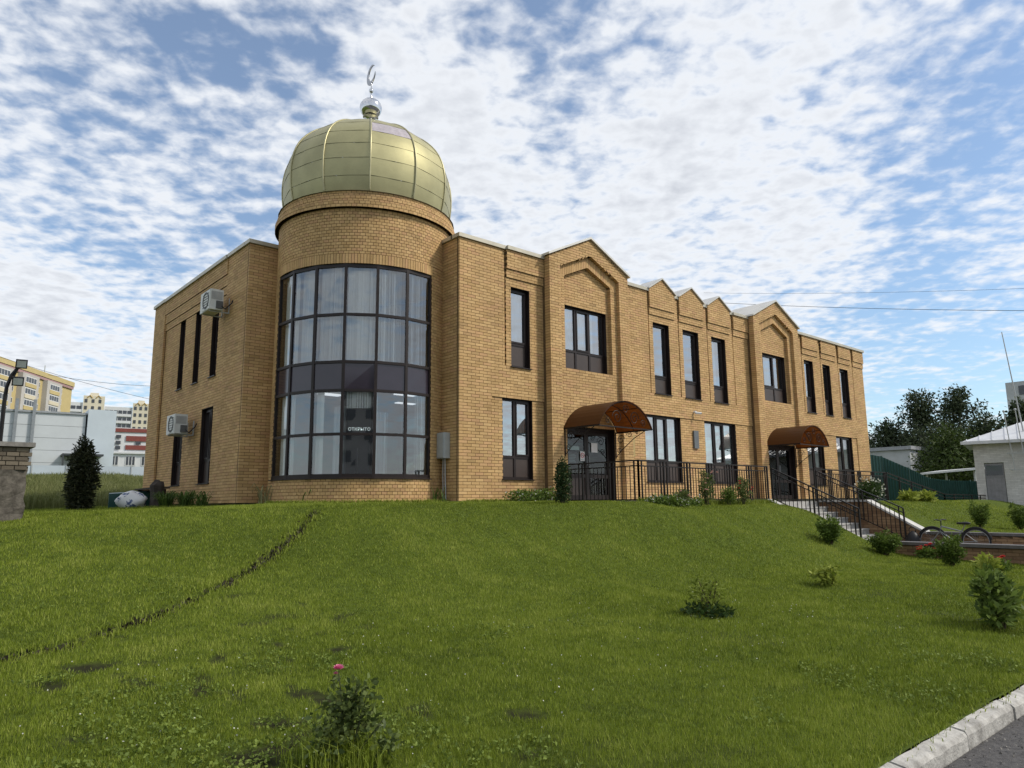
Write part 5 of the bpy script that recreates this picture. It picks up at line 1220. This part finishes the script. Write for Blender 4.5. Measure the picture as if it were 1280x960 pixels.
bb = (-7.06, zc-.03); hd = (-6.73, -.80); hb = (-6.70, -.93); stp = (-7.27, -.86)
mb = MB()
for a, b, r_ in ((hd, hb, .020), (hb, bb, .024), (hd, (-7.24, -.93), .019), (bb, stp, .017), (bb, (yr, zc), .012), ((-7.24, -.93), (yr, zc), .011), (hb, (yf, zc), .014)): mb.tube([lean(*a), lean(*b)], r_, 8)
mb.build('frame', BIKE, bk)
mb = MB(); c = Vector(lean(hd[0], hd[1]+.14)); mb.tube([lean(*hd), c], .014, 6); mb.tube([c+Vector((-.28,.02+.05,.03)), c+Vector((-.14,.03,.04)), c, c+Vector((.14,.03,.04)), c+Vector((.26,.07,.03))], .013, 6); mb.build('handlebar', BLACK, bk)
for sx_ in (-1, 1): mb = MB(); mb.tube([c+Vector((.16*sx_,.03,.04)), c+Vector((.29*sx_,-.03,.03))], .019, 8); mb.build('grip', BLACK, bk)
mb = MB(); p = Vector(lean(-7.33, -.71)); mb.ball(p, .13, 12, (.6, 1.05, .3)); mb.ball(p+Vector((0,.14,0)), .06, 10, (.6, 1.5, .5)); mb.build('saddle', BLACK, bk, smooth=True)
mb = MB(); mb.tube([lean(*stp), lean(-7.32, -.74)], .013, 6); mb.build('seat_post', CHROME, bk)
mb = MB(); mb.torus(lean(*bb), .09, .008, (1,0,0), 20, 6); mb.tube([lean(bb[0], bb[1]), (BX-.06, bb[0]+.1, bb[1]-.12)], .012, 6); mb.build('crankset', CHROME, bk); MB().box(BX-.14, bb[0]+.06, bb[1]-.14, BX-.05, bb[0]+.14, bb[1]-.11).build('pedal', BLACK, bk)
# dark bag by the wall
bg_ = empty('dark_bag', (11.4, -5.95, -1.5), label='black bag slumped against the stair wall next to the bicycle', cat='bag')
mb = MB(); mb.ball((11.38, -6.02, -1.24), .3, 14, (.6, .62, 1.0)); mb.v = [(a+random.uniform(-.02,.02), b+random.uniform(-.02,.02), c) for a, b, c in mb.v]; mb.build('bag_body', BLACK, bg_, smooth=True); mb = MB(); mb.torus((11.38,-6.02,-.92), .09, .012, (1,0,0), 14, 5); mb.build('bag_handle', BLACK, bg_)
# ------------------------------------------------------------------ left background buildings
def local(fr_o, ang): 
    c, s_ = math.cos(ang), math.sin(ang); return Frame((*fr_o, 0), (c, s_, 0), (s_, -c, 0))
SHW = M('warehouse_sheet', (.50, .53, .55), .5, .1, .06, .6, spec=.4); SHB = M('warehouse_blue', (.48, .54, .59), .5, .1, .06, .6); SHD = M('warehouse_joint', (.27, .29, .31), .6)
wh = empty('warehouse', (-5, 60, 2), label='large white panelled warehouse beyond the meadow', cat='building')
WF = local((-34, 58.0), R(-5.2)); Lw = 36.0
mb = MB(); fbox(mb, WF, 0, Lw, -22, -.06, 1, 7.55); mb.build('wall_core', SHD, wh)
for i in range(6):
    for k in range(6): mb = MB(); fbox(mb, WF, i*6+.03, i*6+5.97, -.06, 0, 1.5+k*1.01+.012, 1.5+(k+1)*1.01-.012); mb.build('wall_panel', SHW, wh)
for u in (21.8, 31.0, 32.2): mb = MB(); fbox(mb, WF, u, u+.22, .001, .25, 1.5, 8.6 if u > 30.5 else 7.6); mb.build('downpipe', M('pipe_grey', (.22, .24, .26), .5), wh)
mb = MB(); fbox(mb, WF, -.1, Lw+.05, -22.1, .12, 7.56, 7.72); mb.build('parapet', SHD, wh)
mb = MB(); fbox(mb, WF, 34.4, 37.3, .0, 2.0, 4.05, 4.2); fbox(mb, WF, 34.4, 34.52, 1.85, 1.98, 1.5, 4.04); mb.build('awning', M('awning_dark', (.05, .055, .06), .5), wh)
mb = MB(); fbox(mb, WF, Lw+.1, Lw+2.2, -22, .3, 1.5, 8.05); mb.build('end_block', SHB, wh)
WINP = M('far_window', (.045, .05, .06), .2, 0, .3, .5, spec=.6); WINF = M('far_frame', (.6, .6, .6), .6)
def far_window(fr, u0, u1, z0, z1, parent, o=.0, fr_w=.12, n_=2):
    mb = MB(); fbox(mb, fr, u0, u1, o, o+.05, z0, z1); w_ = mb.build('window', WINF, parent)
    mb = MB(); step = (u1-u0-fr_w)/n_
    for k in range(n_): fbox(mb, fr, u0+fr_w+k*step, u0+k*step+step, o+.051, o+.08, z0+fr_w, z1-fr_w)
    mb.build('pane', WINP, w_)
# yellow apartment block
ya = empty('apartment_block', (10, 150, 2), label='yellow and grey apartment block with mauve stripe behind the warehouse', cat='building')
YF = local((-2.2, 168.2), R(56.3)); YEL = M('apt_yellow', (.46, .37, .18), .85, 0, .08, .3); GRYP = M('apt_grey', (.42, .40, .38), .85, 0, .1, .3); MAU = M('apt_mauve', (.33, .21, .21), .85); CRM = M('apt_cream', (.56, .50, .38), .85)
LY = 51.0; HY = 33.3
mb = MB(); fbox(mb, YF, 0, LY, -13, 0, 1, HY); mb.build('wall', YEL, ya)
mb = MB(); fbox(mb, YF, -.1, LY+.1, .01, .35, HY-1.75, HY-1.05); mb.build('mauve_band', MAU, ya); mb = MB(); fbox(mb, YF, -.2, LY+.2, -13, .5, HY-1.0, HY+.2); mb.build('yellow_band', YEL, ya)
for b0_ in (1.0, 12.5, 24.0, 35.5):
    mb = MB(); fbox(mb, YF, b0_, b0_+7.5, .001, 1.2, 1, HY-1.75); bay = mb.build('bay', GRYP, ya)
    for k in range(6):
        zt = HY-2.4-k*2.75
        mb = MB(); fbox(mb, YF, b0_+1.3, b0_+6.2, 1.201, 1.35, zt-2.5, zt-1.6); mb.build('balcony_panel', YEL if k % 2 == 0 else CRM, ya)
        far_window(YF, b0_+1.3, b0_+6.2, zt-1.55, zt, ya, 1.2, .2, 4)
        far_window(YF, b0_+8.6, b0_+10.2, zt-1.5, zt-.1, ya, 0, .18, 2)
for u in (6, 20, 33): mb = MB(); fbox(mb, YF, u, u+2, -6, -4, HY+.2, HY+2.2); mb.build('roof_hut', GRYP, ya)
for u in (4, 15, 42): mb = MB(); mb.tube([YF(u,-3,HY), YF(u,-3,HY+3.2)], .12, 5); mb.build('aerial', GREYB, ya)
# white apartment blocks far behind
APW = M('apt_white', (.60, .61, .62), .85, 0, .05, .2); APC = M('apt_cream2', (.60, .55, .43), .85, 0, .06, .2)
for (ba, bb_, h, mat, l, k0) in ((81.4, 80.0, 41.5, APW, 'white apartment block showing over the warehouse roof', 0), (80.0, 78.7, 44.3, APC, 'cream apartment tower with two arched tops', 1), (78.7, 76.95, 40.4, APW, 'long white apartment block with dark balcony strips', 0), (76.95, 75.9, 42.2, APC, 'cream apartment tower next to the brick wall edge', 1), (75.9, 74.2, 39.6, APW, 'white apartment block cut off by the brick building', 0)):
    r = empty('apartment_block', (*pol(ba, 335), 2), label=l, cat='building', group='distant pale apartment blocks')
    pa, pb = pol(ba, 335), pol(bb_, 335); ang = math.atan2(pb[1]-pa[1], pb[0]-pa[0]); fr = local(pa, ang); W = math.hypot(pb[0]-pa[0], pb[1]-pa[1])
    mb = MB(); fbox(mb, fr, .05, W-.05, -12, 0 if not k0 else .8, 1, h); mb.build('wall', mat, r)
    for k in range(8):
        zt = h-1.4-k*2.8
        if k0:
            for q in range(3): mb = MB(); fbox(mb, fr, .5+q*W/3.1, .5+q*W/3.1+1.0, .801, .9, zt-1.4, zt); mb.build('window', WINP, r)
        else:
            nq = max(2, int(W/1.7))
            for q in range(nq): mb = MB(); fbox(mb, fr, .25+q*(W-.4)/nq, .25+(q+.82)*(W-.4)/nq, .001, .12, zt-1.35, zt); mb.build('window', WINP, r)
            mb = MB(); fbox(mb, fr, .1, W-.1, .13, .5, zt-2.5, zt-1.45); mb.build('balcony_band', mat, r)
    if k0:
        for q in (.3, .7): mb = MB(); mb.tube([fr(W*q-.9,.85,h-.9), fr(W*q,.85,h+.2), fr(W*q+.9,.85,h-.9)], .25, 4); mb.build('gable_trim', M('trim_ochre', (.42, .30, .12), .8), r)
        mb = MB(); fbox(mb, fr, W*.3, W*.7, -5, -2, h, h+1.6); mb.build('roof_hut', mat, r)
# red and white office building
ro = empty('office_building', (13, 93, 2), label='low white office building with red bands beside the warehouse', cat='building')
pa, pb = pol(77.95, 110), pol(74.6, 110); OF = local(pa, math.atan2(pb[1]-pa[1], pb[0]-pa[0])); W = math.hypot(pb[0]-pa[0], pb[1]-pa[1]); REDB = M('red_band', (.21, .062, .052), .8)
mb = MB(); fbox(mb, OF, -.8, W, -10, 0, 1.5, 10.4); mb.build('wall', APW, ro)
for z0, z1 in ((9.85, 10.35), (8.65, 9.35), (7.5, 8.1)): mb = MB(); fbox(mb, OF, -.7 if z0 > 9.5 else 1.4, W+.05, .001, .12, z0, z1); mb.build('red_band', REDB, ro)
mb = MB(); fbox(mb, OF, -.85, W+.02, .001, .3, 6.95, 7.2); mb.build('cornice', APW, ro)
for u in (-.5, 1.5, 3.4, 5.2): far_window(OF, u, u+1.25, 5.35, 6.7, ro, .0, .12, 3)
for u, z in ((.2,9.0),(.2,8.2),(.2,7.5),(2.6,8.2),(4.3,8.15)): mb = MB(); fbox(mb, OF, u, u+.6, .121, .15, z, z+.45); mb.build('window', WINP, ro)
# low sheet fence along the meadow
mf = empty('meadow_fence', (0, 44, 2), label='low pale blue sheet fence at the far edge of the meadow', cat='fence')
pa, pb = pol(84.5, 58), pol(74.8, 58); MF = local(pa, math.atan2(pb[1]-pa[1], pb[0]-pa[0])); W = math.hypot(pb[0]-pa[0], pb[1]-pa[1])
for k in range(5): mb = MB(); fbox(mb, MF, k*W/5+.03, (k+1)*W/5-.03, 0, .04, 1.2, 2.72); mb.build('sheet', SHB, mf); mb = MB(); fbox(mb, MF, k*W/5-.04, k*W/5+.02, .0, .09, 1.2, 2.8); mb.build('post', GREYB, mf)
# grey concrete block far right
cb = empty('concrete_block', (*pol(13.3, 150), 0), label='distant grey concrete block at the edge of the trees', cat='building'); cx_, cy_ = pol(13.2, 150)
MB().box(cx_-6, cy_-8, -2, cx_+6, cy_+1.2, 19).build('wall', PG, cb)
for k in range(5): MB().box(cx_-6.1, cy_-2.2, 6+k*2.7, cx_-6.001, cy_-.6, 7.5+k*2.7).build('window', WINP, cb)
# overhead cables
def cable(a, b, sag, label, r_=.012):
    a = Vector(a); b = Vector(b); mb = MB(); mb.tube([a.lerp(b, t/20)-Vector((0, 0, sag*4*(t/20)*(1-t/20))) for t in range(21)], r_, 4); mb.build('overhead_cable', BLACK, None, label=label, cat='cable', group='overhead cables')
cable((47.75, 24.4, 19.9), (48.7, -5.4, 13.7), .25, 'upper thin cable crossing the sky above the shed', .010); cable((46.9, 25.6, 19.2), (43.7, -5.9, 11.0), .25, 'lower thicker cable crossing the sky above the shed', .017)
cable((-7.3, 30.6, 7.8), (3.4, 33.7, 6.2), .2, 'sloping cable over the apartment blocks beside the left wall', .010); cable((-4.5, 30.4, 6.9), (3.4, 33.8, 7.5), .2, 'level cable over the apartment blocks beside the left wall', .010)

# apartment block across the road, seen only as a reflection in the glazing
ap = empty('apartment_block', (-48, -70, -1.7), label='pale panel apartment block across the road mirrored in the tower glass', cat='building')
AF = local((-20, -78), R(150)); mb = MB(); fbox(mb, AF, 0, 46, -12, 0, -2, 17); mb.build('wall', GRYP, ap)
for k in range(6):
    for q in range(12): mb = MB(); fbox(mb, AF, 1.2+q*3.8, 3.4+q*3.8, .001, .05, -.6+k*2.85, .9+k*2.85); mb.build('window', WINP, ap)

# grit along the kerb
n_ = 1500; X = rng.uniform(-8, 6, n_); Y = -12.34-np.abs(rng.normal(0, .22, n_)); V, Fc = leaves(np.stack([X, Y, np.full(n_, -1.735)], 1), .012*rng.uniform(.4, 1.8, n_), None, .9)
tag(np_mesh('road_grit', V, Fc, leaf_mat('grit', (.10, .09, .08), (.30, .28, .25), 0)), label='loose grit lying on the asphalt along the kerb', cat='grit', kind='stuff')
